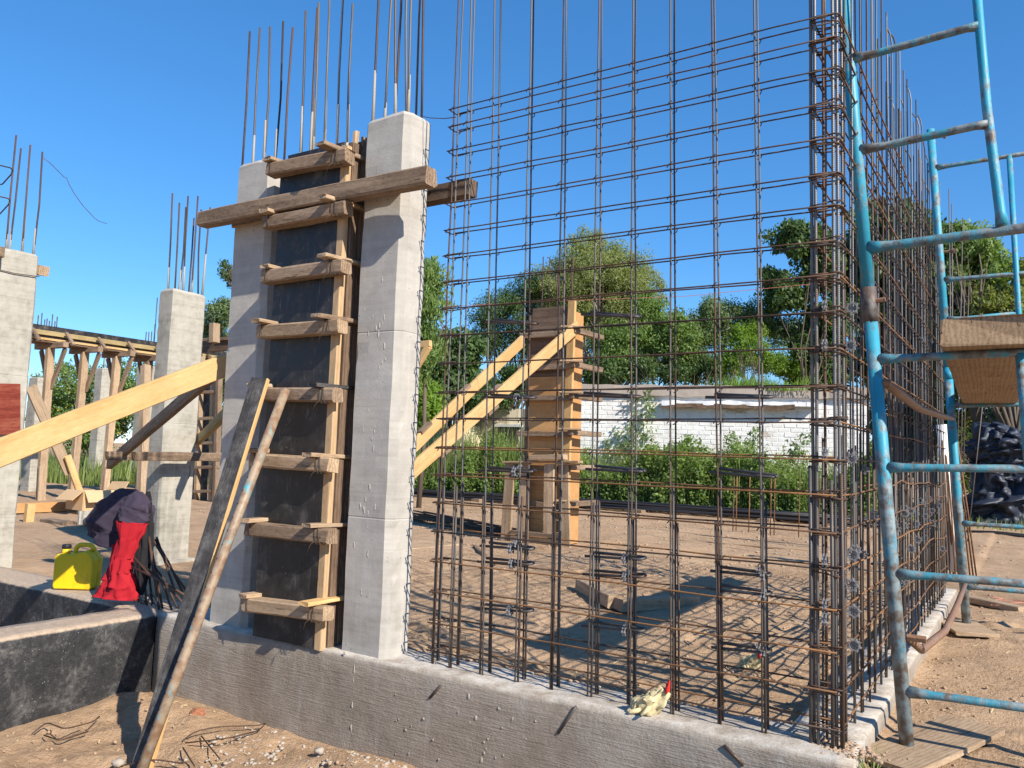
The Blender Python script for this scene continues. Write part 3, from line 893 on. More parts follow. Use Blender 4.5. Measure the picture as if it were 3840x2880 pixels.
# ---- side wall cage
side = thing('rebar_cage', (-.02, 2.8, .52), 'dense rebar wall cage receding behind the blue scaffold on the right', 'rebar cage', 'rebar cages on the foundation beams')
XO, XI = .018, -.075
yv = .165
k_ = 0
YV = []
while yv < 5.35:
    YV.append(yv)
    yv += .205 + .02 * math.sin(k_ * 1.3)
    k_ += 1
for k_, yv in enumerate(YV):
    for lay, xx in enumerate((XO, XI)):
        zt = 4.70 + random.uniform(-.12, .12) - .05 * max(0, yv - 2.5) - (.25 if random.random() < .25 else 0)
        if yv < 1.5: zt += .3
        path = [(xx + .006 * fbm(k_ * 1.7 + lay, z * .8, 2, 2), yv + (.03 if lay else 0) + .012 * fbm(k_ * 2.9 + lay * 5, z * .6, 7, 2), z) for z in np.linspace(.48, zt - .12, 7)]
        e = path[-1]
        cv = random.choice((0, 0, 0, .03, .05))
        path += [(e[0] - cv * .3, e[1] - cv * .2, zt - .05), (e[0] - cv, e[1] - cv * .6, zt)]
        bar('vertical_bar', path, .0052, ('rebar_rust', 'rebar_bright', 'rebar_grey')[(k_ + lay) % 3], side, 5)
        if lay == 0 or k_ % 2 == 0:
            d = .016 if k_ % 2 else -.016
            bar('lap_bar', [(xx - .003, yv + d, .47), (xx - .003, yv + d, 1.2), (xx - .003, yv + d, 1.95 + random.uniform(-.15, .1))], .0062, 'rebar_dark', side, 5)
for i, z in enumerate(ROWS):
    for lay, xx in enumerate((XO + .012, XI - .012)):
        sag = .05 if z < 1.65 else .012
        path = []
        for q in range(17):
            y = -.02 + 5.42 * q / 16
            path.append((xx + .004 * fbm(y, i * 1.9, lay, 2), y, z + .01 * lay + sag * fbm(y * .9, i * 2.1 + lay * 4, 4, 2) * min(1, y) + .02 * y / 5))
        bar('horizontal_bar', path, .0048, 'rebar_orange' if (z < 1.7 or (i + lay) % 2 == 0) else 'rebar_rust', side, 5)
for q in range(26):
    y0 = random.uniform(.25, 4.6)
    z = random.choice((.78, 1.0, 1.18, 1.34, 1.42, 1.9, 2.05, 2.6, 3.0, 3.3, 3.5)) + random.uniform(-.05, .05)
    Lh = random.uniform(.28, .42)
    path = arc_path([(XO - .014, y0, z), (XO - .014, y0 + Lh, z - .02), (XI + .014, y0 + Lh + .01, z - .02), (XI + .014, y0 + .03, z)], .04, 4)
    bar('u_shaped_bar', path, .0085, 'rebar_dark', side, 6)
for q in range(46):
    y0 = random.uniform(.2, 4.9)
    z = random.choice((.80, .98, 1.18, 1.30, 1.36, 1.42, 1.46, 1.75))
    spacer(side, (XO + random.uniform(-.03, .03), y0, z + random.uniform(-.04, .04)), 'Y')
tie = MB()
for z in ROWS:
    for yv in YV:
        if random.random() < .6:
            a = random.uniform(.010, .018)
            tie.tube([(XO + .016, yv - a, z - a), (XO + .026, yv, z + .005), (XO + .016, yv + a, z + a)], .0034, 3)
tw = put('tie_wires', tie, 'wire', side)
tag(tw, kind='stuff')
# loose soil and mortar crumbs along the beam tops
def crumbs(name, n, region, size, mat, label, cat, parent=None, sub=1, zf=None):
    bm = bmesh.new()
    bmesh.ops.create_icosphere(bm, subdivisions=sub, radius=1)
    bv = np.array([v.co[:] for v in bm.verts]); bf = np.array([[v.index for v in f.verts] for f in bm.faces])
    bm.free()
    V, F = [], []
    for i in range(n):
        x, y = region()
        s = size * (.4 + RNG.random() ** 2.2 * 1.5)
        z = (zf or ground_z)(x, y)
        sc = s * np.array([RNG.uniform(.7, 1.3), RNG.uniform(.7, 1.3), RNG.uniform(.45, .9)])
        a = RNG.uniform(0, 6.28)
        q = bv * (1 + RNG.uniform(-.22, .22, (len(bv), 1))) * sc
        q = np.stack([q[:, 0] * math.cos(a) - q[:, 1] * math.sin(a), q[:, 0] * math.sin(a) + q[:, 1] * math.cos(a), q[:, 2]], 1)
        V.append(q + [x, y, z + s * .25]); F.append(bf + i * len(bv))
    o = link(name, tri_mesh(name, np.concatenate(V), np.concatenate(F)), mat, parent)
    tag(o, label, cat, kind='stuff')
    return o

# ================================================================== SCAFFOLD
def pipe(name, path, r, mat, parent, n=12):
    return put(name, MB().tube(path, r, n), mat, parent, smooth=True)

def lerp3(a, b, t):
    return tuple(a[i] + (b[i] - a[i]) * t for i in range(3))

YN, YFAR = .40, 4.02
def leg_x(z, far=False):
    return (.283 - .0510 * (z - .2) if far else .268 - .0715 * (z - .0))
SR = .032
# lower near frame
s1 = thing('tubular_scaffold', (.25, YN, .43), 'worn blue scaffold frame standing nearest on a bare board, foot of the stack', 'scaffold frame', 'blue scaffold frames')
pipe('leg', [(leg_x(.44), YN, .44), (leg_x(1.5), YN, 1.5), (leg_x(2.54), YN, 2.54)], SR, 'scaffold_blue', s1, 16)
pipe('leg', [(1.72, YN, .44), (1.62, YN, 2.54)], SR, 'scaffold_blue', s1, 16)
for (z0, z1) in ((.70, .755), (1.23, 1.262), (1.725, 1.77), (2.245, 2.275)):
    x0 = leg_x(z0) + SR * .6
    x1 = 1.66 - .05 * z0 + .03
    t_ = (x1 - x0) / .5
    r = pipe('rung', [(x0, YN, z0), (x0 + .06, YN, z0), (x0 + .12, YN, z0 + .002), (x1, YN, z0 + (z1 - z0) * .8)], [.029, .023, .0185, .0185], 'scaffold_worn', s1)
pipe('inner_post', [(.712, YN, 2.25), (.735, YN, 1.74)], .023, 'scaffold_blue', s1)
# upper near frame
s2 = thing('tubular_scaffold', (.09, YN, 2.5), 'blue scaffold frame stacked above, its inner post crossing the sky at right', 'scaffold frame', 'blue scaffold frames')
pipe('leg', [(leg_x(2.43), YN, 2.43), (leg_x(2.60), YN, 2.60)], SR * 1.18, 'collar_rust', s2, 16)
pipe('leg', [(leg_x(2.58), YN, 2.58), (leg_x(3.4), YN, 3.4), (leg_x(4.7), YN, 4.7)], SR * .96, 'scaffold_blue', s2, 16)
pipe('leg', [(1.60, YN, 2.55), (1.5, YN, 4.6)], SR, 'scaffold_blue', s2, 16)
for (z0, z1, xr, rr) in ((2.80, 2.845, 1.58, .0235), (3.305, 3.33, .602, .019), (3.79, 3.815, .572, .019)):
    x0 = leg_x(z0) + SR * .6
    pipe('rung', [(x0, YN, z0), (x0 + .05, YN, z0), (x0 + .11, YN, z0), (xr - .05, YN, z1), (xr, YN, z1)], [rr * 1.5, rr * 1.2, rr, rr, rr * 1.35], 'scaffold_worn', s2)
pipe('inner_post', [(.652, YN, 2.845), (.645, YN, 2.90), (.60, YN, 3.4), (.535, YN, 4.55)], [.030, .023, .0215, .0215], 'scaffold_blue', s2)
put('pin_bolt', MB().tube([(leg_x(2.53) + .03, YN - .01, 2.53), (leg_x(2.53) + .075, YN - .01, 2.535)], .012, 6), 'pipe_rust', s2)
# far frame
s3 = thing('tubular_scaffold', (.26, YFAR, .43), 'blue scaffold frame farther back, its open post top ending against the sky', 'scaffold frame', 'blue scaffold frames')
pipe('leg', [(leg_x(z, True), YFAR, z) for z in (.44, 1.6, 2.6)], .0345, 'scaffold_blue', s3, 14)
pipe('leg', [(leg_x(z, True), YFAR, z) for z in (2.56, 3.6, 4.74)], .033, 'scaffold_blue', s3, 14)
pipe('collar', [(leg_x(z, True), YFAR, z) for z in (2.50, 2.58)], .039, 'scaffold_blue', s3, 14)
pipe('leg', [(1.68, YFAR, .44), (1.52, YFAR, 4.7)], .0345, 'scaffold_blue', s3)
for (z0, z1, xr) in ((.76, .78, 1.66), (1.28, 1.285, 1.64), (2.275, 2.29, 1.6), (3.37, 3.38, 1.58), (3.02, 3.04, .69), (4.385, 4.41, 1.54)):
    x0 = leg_x(z0, True) + .02
    pipe('rung', [(x0, YFAR, z0), (x0 + .06, YFAR, z0), (x0 + .12, YFAR, z0), (xr, YFAR, z1)], [.030, .023, .0185, .0185], 'scaffold_worn', s3)
pipe('inner_post', [(.645, YFAR, 4.40), (.69, YFAR, 2.9), (.735, YFAR, 1.3)], .023, 'scaffold_blue', s3)
for z in (4.66, 3.62):
    put('pin_bolt', MB().tube([(leg_x(z, True) + .02, YFAR, z), (leg_x(z, True) + .10, YFAR, z)], .010, 6).tube([(leg_x(z, True) + .095, YFAR, z), (leg_x(z, True) + .115, YFAR, z)], .022, 6), 'pipe_rust', s3)
# cross braces
b1 = thing('scaffold_brace', (.2, 2.2, .7), 'rusty flattened pipe brace joining the scaffold feet low down', 'brace pipe', 'scaffold braces')
pipe('tube', [(.245, YN + .04, .93), (.250, .9, .80), (.27, 2.0, .72), (.27, 3.0, .74), (.272, YFAR - .03, .80)], [.018, .022, .022, .022, .018], 'pipe_rust', b1, 8)
put('bolt', MB().tube([(.235, YN + .05, .935), (.315, YN + .05, .935)], .018, 6), 'pipe_rust', b1)
b2 = thing('scaffold_brace', (.17, 2.2, 2.1), 'bent rusty pipe brace joining the scaffold posts at head height', 'brace pipe', 'scaffold braces')
pipe('tube', [(0.150, 0.440, 2.136), (0.145, 0.950, 2.129), (0.148, 1.900, 2.107), (0.168, 3.100, 2.135), (0.194, 3.980, 2.156)], [.020, .026, .026, .026, .018], 'pipe_rust', b2, 8)
put('bolt', MB().tube([(0.148, 0.400, 2.132), (0.182, 0.400, 2.127)], .018, 6), 'pipe_rust', b2)
# deck
deck = lumber('scaffold_plank', (.605, .24, 2.335), (.445, 4.45, 2.365), .40, .13, 'deck_wood', jit=.008, bev=.012)
tag(deck, 'thick cracked scaffold plank seen from below on the blue frames', 'plank')
# foot boards
fb1 = lumber('foot_board', (0.173, 0.097, 0.452), (0.477, 0.976, 0.455), .28, .028, 'pale_wood', bev=.003, jit=.006)
tag(fb1, 'weathered board under the foot of the near scaffold post', 'board')
fb2 = lumber('foot_board', (0.123, 3.819, 0.450), (0.407, 3.928, 0.450), .62, .03, 'pale_wood', bev=.003, jit=.006)
tag(fb2, 'square board under the foot of the far scaffold post', 'board')

# ================================================================== LEANING PLANK AND PIPE
LP0, LP1 = Vector((-3.320, -1.063, -0.020)), Vector((-3.426, -0.335, 2.161))
LP0 = LP0 + (LP0 - LP1) * .04
lp = lumber('leaning_plank', LP0, LP1, .112, .028, 'grey_wood', up=(.30, -.9, .3), jit=.003, bev=.003)
tag(lp, 'charcoal grey weathered plank leaning against the formwork yokes', 'plank')
EDV = Vector((.30, -.9, .3)).cross((LP1 - LP0).normalized()).normalized() * .059
EDV = EDV if EDV.x > 0 else -EDV
lp_edge = lumber('fresh_edge', LP0 + EDV, LP1 + EDV, .008, .031, 'new_pine', lp, up=(.30, -.9, .3), jit=.001, bev=.001)
pr = thing('steel_pipe', (-3.2, -1.3, 0), 'rusty perforated steel pipe with flaking blue paint leaning beside the grey plank', 'pipe')
PA, PB = Vector((-3.200, -1.140, 0.030)), Vector((-3.172, -0.345, 2.084))
PA = PA + (PA - PB) * .04
pipe('tube', [PA, PA.lerp(PB, .3), PA.lerp(PB, .6), PB], .0285, 'prop_rust', pr, 16)
dpr = (PB - PA).normalized()
sidev = Vector((-.25, -.95, .15)).normalized()
for q in range(22):
    c = PA.lerp(PB, .06 + q * .036)
    put('pin_hole', MB().tube([c + sidev * .0265, c + sidev * .0296], .0062, 8), 'black_cap', pr)

# ================================================================== LONG BRACES ON THE LEFT
br1 = lumber('brace_plank', (-4.30, -3.3, .78), (-4.20, .06, 2.34), .045, .158, 'new_pine', up=(0, -.42, .9), jit=.003)
tag(br1, 'long fresh yellow pine plank bracing the left column, sloping out of view', 'plank')
br2 = lumber('brace_plank', (-7.465, 1.150, 1.491), (-4.515, 0.250, 2.374), .055, .105, 'old_wood', jit=.005)
tag(br2, 'dark brown timber brace rising from the horizontal clamp to the left column', 'timber')
br3 = lumber('brace_plank', (-7.739, 2.300, 1.685), (-5.942, 1.400, 2.059), .06, .10, 'greenish_wood', jit=.005)
tag(br3, 'short stretch of timber brace between the rough column and the left front column', 'timber')
clamp = thing('column_clamp', (-7.000, 1.445, 1.597), 'pair of rough horizontal timbers wired across the lone rear column', 'clamp')
lumber('timber', (-7.000, 0.841, 1.586), (-7.000, 1.128, 1.596), .08, .085, 'old_wood', clamp, jit=.008)
lumber('timber', (-6.930, 1.079, 1.592), (-6.930, 2.152, 1.596), .08, .092, 'old_wood', clamp, jit=.008)
for vx in (2.35, 1.7):
    bar('tie_wire', [(-6.88, vx, 1.50), (-6.875, vx + .01, 1.44), (-6.88, vx, 1.36)], .004, 'wire', clamp, 4)

# ================================================================== COLUMNS FURTHER LEFT
def rear_column(cx, cy, wx, wy, z0, z1, label, rods, seed, lifts=(2.0,), ztop=4.5, mat='far_concrete', rmat='rebar_rust', rr=.009, spread=.03):
    c = thing('concrete_column', (cx, cy, z0), label, 'column', 'concrete columns behind the front wall')
    put('shaft', column_mesh(cx, cy, wx, wy, z0 - .08, z1, .02, lifts, seed=seed), mat, c)
    for (ox, oy, h) in rods:
        bx, by = cx + ox * (wx / 2 - .035), cy + oy * (wy / 2 - .035)
        starter(c, (bx, by, z1 - .03), (bx + random.uniform(-spread, spread), by + random.uniform(-spread, spread), ztop + h), rr, rmat, crust=random.choice((0, .3, .5)))
    return c
c4 = rear_column(-7.27, 1.75, .27, .42, .45, 3.43, 'lone rough concrete column wrapped by the horizontal timber clamp', ((1, -1, -.05), (1, -.4, .05), (-1, -.7, .1), (1, .2, .1), (-1, .1, -.02), (1, .7, -.05), (-1, .8, -.1), (1, 1, .0)), 3.1, (1.95,), 4.45)
put('plinth', MB().box((-7.45, 1.50, .38), (-7.09, 2.02, .475)), 'far_concrete', c4)
c5 = rear_column(-7.90, .10, .30, .62, .50, 3.60, 'pale concrete column with red board at the left edge of view', ((1, -.9, .6), (1, -.55, .1), (-1, -.2, .2), (1, 0, .15), (-1, .5, .1), (1, .55, .1), (1, .95, .05)), 6.1, (2.35,), 4.62)
rb = lumber('red_panel', (-7.730, 0.025, 1.996), (-7.730, 0.334, 2.025), .02, .50, 'red_board', c5, jit=.003)
bar('binding_wire', [(-7.735, -0.046, 3.373), (-7.735, 0.168, 3.363), (-7.735, 0.414, 3.377)], .005, 'wire', c5, 4)
lumber('timber_stub', (-7.98, .44, (-7.900, 0.538, 3.481)[2]), (-7.74, .46, (-7.740, 0.457, 3.449)[2]), .10, .10, 'pale_wood', c5)
lumber('timber_stub', (-7.70, -.35, (-7.660, 0.033, 3.521)[2]), (-7.66, .015, (-7.660, 0.054, 3.525)[2]), .10, .10, 'old_wood', c5)
lumber('timber_stub', (-7.86, -.12, 3.56), (-7.86, .02, 3.78), .10, .03, 'dark_wood', c5)
for z in (4.02, 4.33):
    bar('stirrup', arc_path([(-7.76, -.4, z + .05), (-7.76, .08, z + .08), (-7.80, .10, z + .04), (-7.99, .10, z - .05), (-7.99, -.3, z - .04)], .03), .007, 'rebar_rust', c5, 5)
wire_p = [(-7.760, 0.357, 4.615), (-7.760, 0.435, 4.582), (-7.760, 0.506, 4.536), (-7.760, 0.592, 4.479), (-7.760, 0.617, 4.481), (-7.760, 0.652, 4.412), (-7.760, 0.723, 4.323), (-7.760, 0.816, 4.233), (-7.760, 0.952, 4.133), (-7.760, 1.001, 4.115), (-7.760, 1.090, 4.113)]
bar('loose_wire', wire_p, .0035, 'wire', c5, 4)
lw = put('loose_wire', MB().tube([(-2.447, -0.000, 3.832), (-2.374, -0.020, 3.801), (-2.241, -0.050, 3.759), (-2.130, -0.080, 3.734)], .003, 4), 'wire')
tag(lw, 'thin tie wire stretched from the right front column to the mesh', 'wire')

# far columns under the shuttered beam
rear_column(*(-20.500, 7.064, 0.620)[:2], .45, .35, .42, 3.3, 'grey far column at left seen between the first two props', ((1, -1, 0), (-1, 1, 0)), 1.7, (), 3.4)
rear_column(*(-24.000, 10.903, 0.489)[:2], .42, .55, .42, 4.05, 'slim grey far column standing in the middle of the props', ((1, -1, 0), (1, 0, .1), (1, .8, .1), (-1, 1, 0), (-1, 0, .1)), 4.7, (2.6,), 4.75, rr=.012)
rear_column(*(-24.000, 12.286, 0.401)[:2], .42, .50, .42, 4.3, 'half hidden grey far column just left of the lone rough column', ((1, -1, 0), (-1, 1, 0)), 7.7, (), 4.4)

# ------------------------------------------------------------------ shuttered beam on props
bf = thing('beam_formwork', (-17, 8, 3.8), 'long shuttered beam of black panels and yellow battens carried on timber props', 'formwork')
put('side_panel', MB().box((-16.98, 1.0, 3.92), (-16.95, 10.6, 4.17)), 'black_film', bf)
put('concrete_core', MB().box((-17.35, 1.0, 3.88), (-16.982, 10.6, 4.15)), 'far_concrete', bf)
lumber('batten', (-16.91, 1.0, 4.00), (-16.91, 10.4, 3.985), .07, .10, 'greenish_wood', bf)
lumber('batten', (-16.88, 1.0, 3.855), (-16.88, 10.4, 3.85), .12, .05, 'new_pine', bf)
put('soffit_board', MB().box((-17.45, 1.0, 3.80), (-16.82, 10.6, 3.828)), 'dark_wood', bf)
for i in range(8):
    yy = 5.65 + i * .72 - 1.44
    lumber('side_strut', (-16.83, yy, 4.05), (-16.55, yy + .03, 3.78), .07, .05, 'old_wood', bf)
bars_g = thing('starter_bars', (-17.2, 5.4, 4.1), 'cluster of thin starter bars rising from the shuttered beam', 'rebar')
for p in ((-17.200, 5.216, 4.398), (-17.200, 5.289, 4.461), (-17.200, 5.359, 4.330), (-17.200, 5.406, 4.358), (-17.200, 5.459, 4.316), (-17.200, 5.516, 4.468), (-17.200, 5.578, 4.325), (-17.200, 5.619, 4.434)):
    bar('bar', [(p[0], p[1], 4.05), p], .012, 'rebar_dark', bars_g, 4)
bars_h = thing('starter_bars', (-17.2, 8, 4.1), 'starter bars rising beside the left edge of the lone rough column', 'rebar')
for p in ((-17.200, 7.756, 4.411), (-17.200, 7.828, 4.421), (-17.200, 7.901, 4.443), (-17.200, 7.972, 4.637), (-17.200, 7.983, 5.292)):
    bar('bar', [(p[0], p[1], 4.05), p], .012, 'rebar_dark', bars_h, 4)

def timber_prop(px, py, ztop, label, lean=0.0, wide=.15, knee=True, base=.42, mats=('pale_wood', 'old_wood')):
    t = thing('timber_prop', (px, py, base), label, 'prop', 'timber props under the shuttered beam')
    lumber('post', (px, py + lean, base - .03), (px, py, ztop - .10), wide, wide * .85, mats[0], t, up=(1, 0, 0), jit=.008)
    hd = lumber('head', (px - .55, py, ztop - .05), (px + .55, py + .03, ztop - .04), .12, .12, mats[1], t, jit=.008)
    lumber('splice_board', (px + .085, py + lean * .85 - .04, base), (px + .085, py + lean * .5 - .04, base + .75), .05, .12, mats[0], t, up=(0, 1, 0))
    if knee:
        lumber('knee_brace', (px + .48, py + .06, ztop - .12), (px + .05, py + .06, ztop - .95), .05, .11, mats[1], hd, jit=.006)
        lumber('knee_brace', (px - .48, py + .06, ztop - .12), (px - .05, py + .06, ztop - .95), .05, .11, mats[1], hd, jit=.006)
    return t
timber_prop(-17, 5.42, 3.80, 'timber prop under the beam, leftmost, next to the red-board column', .06)
timber_prop(-17, 6.18, 3.80, 'timber prop under the beam, second from the red-board column', -.04, mats=('pale_wood', 'old_wood'))
timber_prop(-17, 6.95, 3.80, 'timber prop under the beam, third, before the slim far column', -.06)
timber_prop(-17, 7.75, 3.80, 'timber prop under the beam, behind the left edge of the rough column', .0, mats=('old_wood', 'old_wood'))
timber_prop(-20.5, 4.85 + 1.2, 3.6, 'timber prop behind the others, half hidden by the red-board column', .0)
pd = lumber('prop_post', (-10.919, 3.835, 0.420), (-11.600, 4.171, 3.009), .12, .12, 'pale_wood', up=(1, 0, 0))
tag(pd, 'single pale timber post standing at the left side of the rough column', 'post')
# diagonal board from the red-board column down to a stake
dg1 = lumber('diagonal_board', (-14.000, 3.571, 2.651), (-14.000, 4.380, 1.142), .05, .19, 'pale_wood')
tag(dg1, 'pale diagonal board dropping to the right under the yellow brace plank', 'board')
dg2 = lumber('diagonal_board', (-13.900, 4.265, 1.454), (-13.900, 4.560, 0.759), .05, .12, 'new_pine')
tag(dg2, 'narrow diagonal batten ending on the short stake by the cardboard box', 'board')
st = lumber('stake', (-13.800, 4.541, 0.398), (-13.800, 4.514, 0.832), .15, .13, 'old_wood', up=(1, 0, 0))
tag(st, 'short square timber stake in front of the cardboard box', 'stake')
st2 = lumber('stake', (-12.500, 2.954, 0.387), (-12.500, 2.968, 0.724), .12, .10, 'new_pine', up=(1, 0, 0))
tag(st2, 'short yellow stake left of the timber stake', 'stake')
sk = lumber('ground_beam_timber', (-14.000, 3.453, 0.541), (-14.000, 4.600, 0.542), .14, .17, 'ply_orange')
tag(sk, 'orange timber lying on the ground beside the cardboard box', 'timber')
sk2 = lumber('ground_board', (-21.531, 7.299, 0.450), (-21.902, 8.561, 0.450), .2, .12, 'pale_wood')
tag(sk2, 'pale offcut lying between the far props', 'board')
# right-hand part of the shuttered work, seen between the rough column and the left front column
bf2 = thing('beam_formwork', (-16.315, 9.000, 4.221), 'dark shuttered beam end seen right of the lone rough column', 'formwork')
lumber('panel', (-16.943, 9.000, 4.167), (-15.273, 9.000, 4.184), .05, .26, 'dark_wood', bf2)
lumber('batten', (-16.896, 8.950, 4.358), (-15.227, 8.950, 4.344), .06, .08, 'old_wood', bf2)
lumber('side_strut', (-16.239, 8.800, 3.961), (-15.958, 8.800, 4.314), .05, .05, 'old_wood', bf2)
lumber('upright', (-15.871, 8.700, 4.217), (-15.900, 8.700, 4.684), .20, .16, 'pale_wood', bf2, up=(1, 0, 0))
fr2 = thing('column_formwork', (-13.789, 7.133, 0.450), 'slender timber column formwork far behind, between rough column and left front column', 'formwork')
for a, b, m in (((-16.032, 8.500, 0.341), (-16.174, 8.500, 3.639), 'old_wood'), ((-15.858, 8.500, 0.330), (-16.039, 8.500, 3.860), 'pale_wood'), ((-15.747, 8.600, 0.442), (-15.947, 8.600, 3.531), 'grey_wood'), ((-15.320, 8.500, 0.362), (-15.578, 8.500, 3.731), 'pale_wood'), ((-15.064, 8.400, 0.433), (-15.221, 8.400, 3.489), 'old_wood')):
    lumber('stud', a, b, .13, .10, m, fr2, up=(1, 0, 0))
for a, b in (((-15.841, 8.400, 0.637), (-14.976, 8.400, 0.702)), ((-15.901, 8.400, 1.198), (-15.031, 8.400, 1.250)), ((-15.927, 8.400, 1.765), (-15.086, 8.400, 1.803)), ((-15.954, 8.400, 2.347), (-15.143, 8.400, 2.371)), ((-15.986, 8.400, 2.977), (-15.205, 8.400, 2.988))):
    lumber('yoke_beam', a, b, .07, .07, 'old_wood', fr2)

# ================================================================== SMALL THINGS AROUND THE CORNER
# yellow jerrycan
def jerrycan(loc, rz):
    t = thing('jerrycan', loc, 'dirty yellow plastic jerrycan with black cap on the tarred beam', 'jerrycan')
    W2, D2, Hh = .165, .085, .34
    # side profile in XZ (shoulder sloping at right, neck at left, handle gap cut by separate handle)
    prof = [(-W2 + .012, 0), (W2 - .03, 0), (W2 - .006, .02), (W2 - .004, .12), (W2, .245), (W2 - .04, .30), (W2 - .075, .318), (-.02, .318 - .03), (-.05, .285), (-W2 + .02, .285), (-W2, .26), (-W2, .02)]
    mb = MB()
    rings = []
    for (yy, ins) in ((-D2, .016), (-D2 + .006, .006), (-D2 + .02, 0), (0, 0), (D2 - .02, 0), (D2 - .006, .006), (D2, .016)):
        r = []
        for (x, z) in prof:
            cx, cz = 0, .15
            l = math.hypot(x - cx, z - cz)
            k2 = (l - ins) / l
            r.append((cx + (x - cx) * k2, yy, cz + (z - cz) * k2))
        rings.append(r)
    mb.rings(rings)
    rot = Matrix.Translation(loc) @ Matrix.Rotation(rz, 4, 'Z')
    o = link('body', mb.mesh('body'), 'yellow_plastic', t, rot)
    hb = MB().tube(arc_path([(-.035, 0, .27), (-.03, 0, .335), (.0, 0, .358), (.095, 0, .358), (.125, 0, .31)], .03, 4), .019, 10)
    link('handle', hb.mesh('handle', True), 'yellow_plastic', t, rot)
    nb = MB().tube([(-W2 + .055, 0, .27), (-W2 + .055, 0, .325)], .032, 14)
    nk = link('neck', nb.mesh('neck', True), 'yellow_plastic', t, rot)
    cb = MB().tube([(-W2 + .055, 0, .322), (-W2 + .055, 0, .327), (-W2 + .055, 0, .352), (-W2 + .055, 0, .357)], [.034, .036, .036, .032], 16)
    link('cap', cb.mesh('cap', True), 'black_cap', nk, rot)
    seam = MB().tube([(x * 1.004, 0, .15 + (z - .15) * 1.006) for (x, z) in prof[1:7]], .004, 4)
    link('seam', seam.mesh('seam', True), 'yellow_plastic', o, rot)
    return t
jerrycan((-5.97, .04, .505), math.radians(33))

# starter bars splayed at the corner, with clothes hung on them
rods = thing('starter_bars', (-5.0, .02, .5), 'splayed rusty starter bars bent over at the foundation corner, clothes hung on them', 'rebar')
RD = (((-4.815, 0.000, 0.540), (-5.183, 0.050, 1.259)), ((-4.676, -0.050, 0.557), (-5.070, 0.000, 1.303)), ((-4.964, 0.050, 0.533), (-5.090, 0.050, 1.139)), ((-4.704, -0.000, 0.561), (-5.112, 0.100, 1.298)))
for (a, b) in (((-4.939, 0.000, 0.518), (-5.189, 0.050, 1.060)), ((-4.713, -0.050, 0.539), (-4.975, 0.000, 1.009)), ((-4.748, 0.000, 0.548), (-5.163, 0.050, 1.242)), ((-4.940, 0.050, 0.525), (-5.138, 0.050, 1.136)), ((-4.637, 0.000, 0.552), (-4.705, -0.100, 0.767)), ((-4.642, 0.050, 0.562), (-4.954, 0.000, 0.836)), ((-4.800, 0.200, 0.639), (-5.044, 0.100, 0.979))):
    m = lerp3(a, b, .5)
    bar('bar', [(a[0], a[1], max(.42, a[2] - .05)), (m[0] + random.uniform(-.02, .02), m[1], m[2]), b], .009, 'rebar_rust', rods, 5)
for pts in (([(-4.336, -0.100, 0.573), (-4.405, -0.120, 0.638), (-4.661, -0.120, 0.741), (-5.012, -0.100, 0.787)]), ([(-4.369, -0.050, 0.627), (-4.548, -0.080, 0.689), (-4.794, -0.100, 0.758), (-4.992, -0.100, 0.858)]), ([(-4.621, 0.100, 0.636), (-4.879, 0.100, 0.816), (-5.000, 0.050, 0.986), (-5.203, 0.050, 1.167)]), ([(-4.752, 0.100, 0.611), (-4.931, 0.100, 0.864), (-5.029, 0.100, 0.998)]), ([(-4.380, -0.000, 0.577), (-4.441, -0.020, 0.615), (-4.705, -0.050, 0.712), (-5.005, -0.050, 0.818)])):
    bar('bar', pts, .009, 'rebar_rust', rods, 5)
for q in range(5):
    bar('tie_wire', [(-4.95 + .04 * q, -.1, .53), (-4.93 + .05 * q, -.12, .56 + .02 * q), (-4.9 + .05 * q, -.05, .52)], .004, 'wire', rods, 4)

def cloth_loft(name, spine, mat, parent, n=56, m=46, fold=.22, seed=0.0, flat_y=.55, freq=5, crumple=0.0):
    """draped cloth: a closed sleeve lofted along a spine of (point, half-width, half-depth), with fold ridges"""
    mb = MB()
    P = [Vector(s[0]) for s in spine]
    K = len(spine) - 1
    rings = []
    viewn = Vector((.6, -.8, 0))
    for i in range(m + 1):
        t = i / m * K
        a = min(int(t), K - 1)
        f = t - a
        f = f * f * (3 - 2 * f) if K > 1 else f
        p = P[a].lerp(P[a + 1], f)
        w = spine[a][1] * (1 - f) + spine[a + 1][1] * f
        dpt = spine[a][2] * (1 - f) + spine[a + 1][2] * f
        d = (P[a + 1] - P[a]).normalized()
        u = viewn.cross(d)
        u = u.normalized() if u.length > 1e-3 else Vector((1, 0, 0))
        v = d.cross(u).normalized()
        r = []
        for j in range(n):
            an = 2 * math.pi * j / n
            rid = math.sin(an * freq + 3.1 * fbm(i * .05 + seed, an, seed, 2) + i * .12)
            rid2 = math.sin(an * 2.0 + i * .45 + seed * 3)
            rid = 1 - 2 * abs(math.sin(an * freq * .5 + 2.2 * fbm(i * .045 + seed, math.sin(an), seed, 2) + i * .03))
            crease = 1 - 2 * abs(math.sin(i * .55 + 2.6 * fbm(math.cos(an) * 1.3, math.sin(an) * 1.3 + seed, i * .08, 2)))
            nn = 1 + fold * (.62 * rid + .25 * rid2 +   .14 * crease + 1.05 * fbm(math.cos(an) * 1.4 + seed, math.sin(an) * 1.4, i * .10 + seed, 3))
            if crumple:
                nn += crumple * (1.2 * abs(mnoise.noise((math.cos(an) * 1.8 + seed, math.sin(an) * 1.8, i * .11))) + .7 * abs(mnoise.noise((math.cos(an) * 4.5, math.sin(an) * 4.5 + seed, i * .26))) - .35)
            r.append(p + u * (w * math.cos(an) * nn) + v * (dpt * flat_y * math.sin(an) * nn))
        rings.append(r)
    mb.rings(rings)
    return put(name, mb, mat, parent, smooth=True)

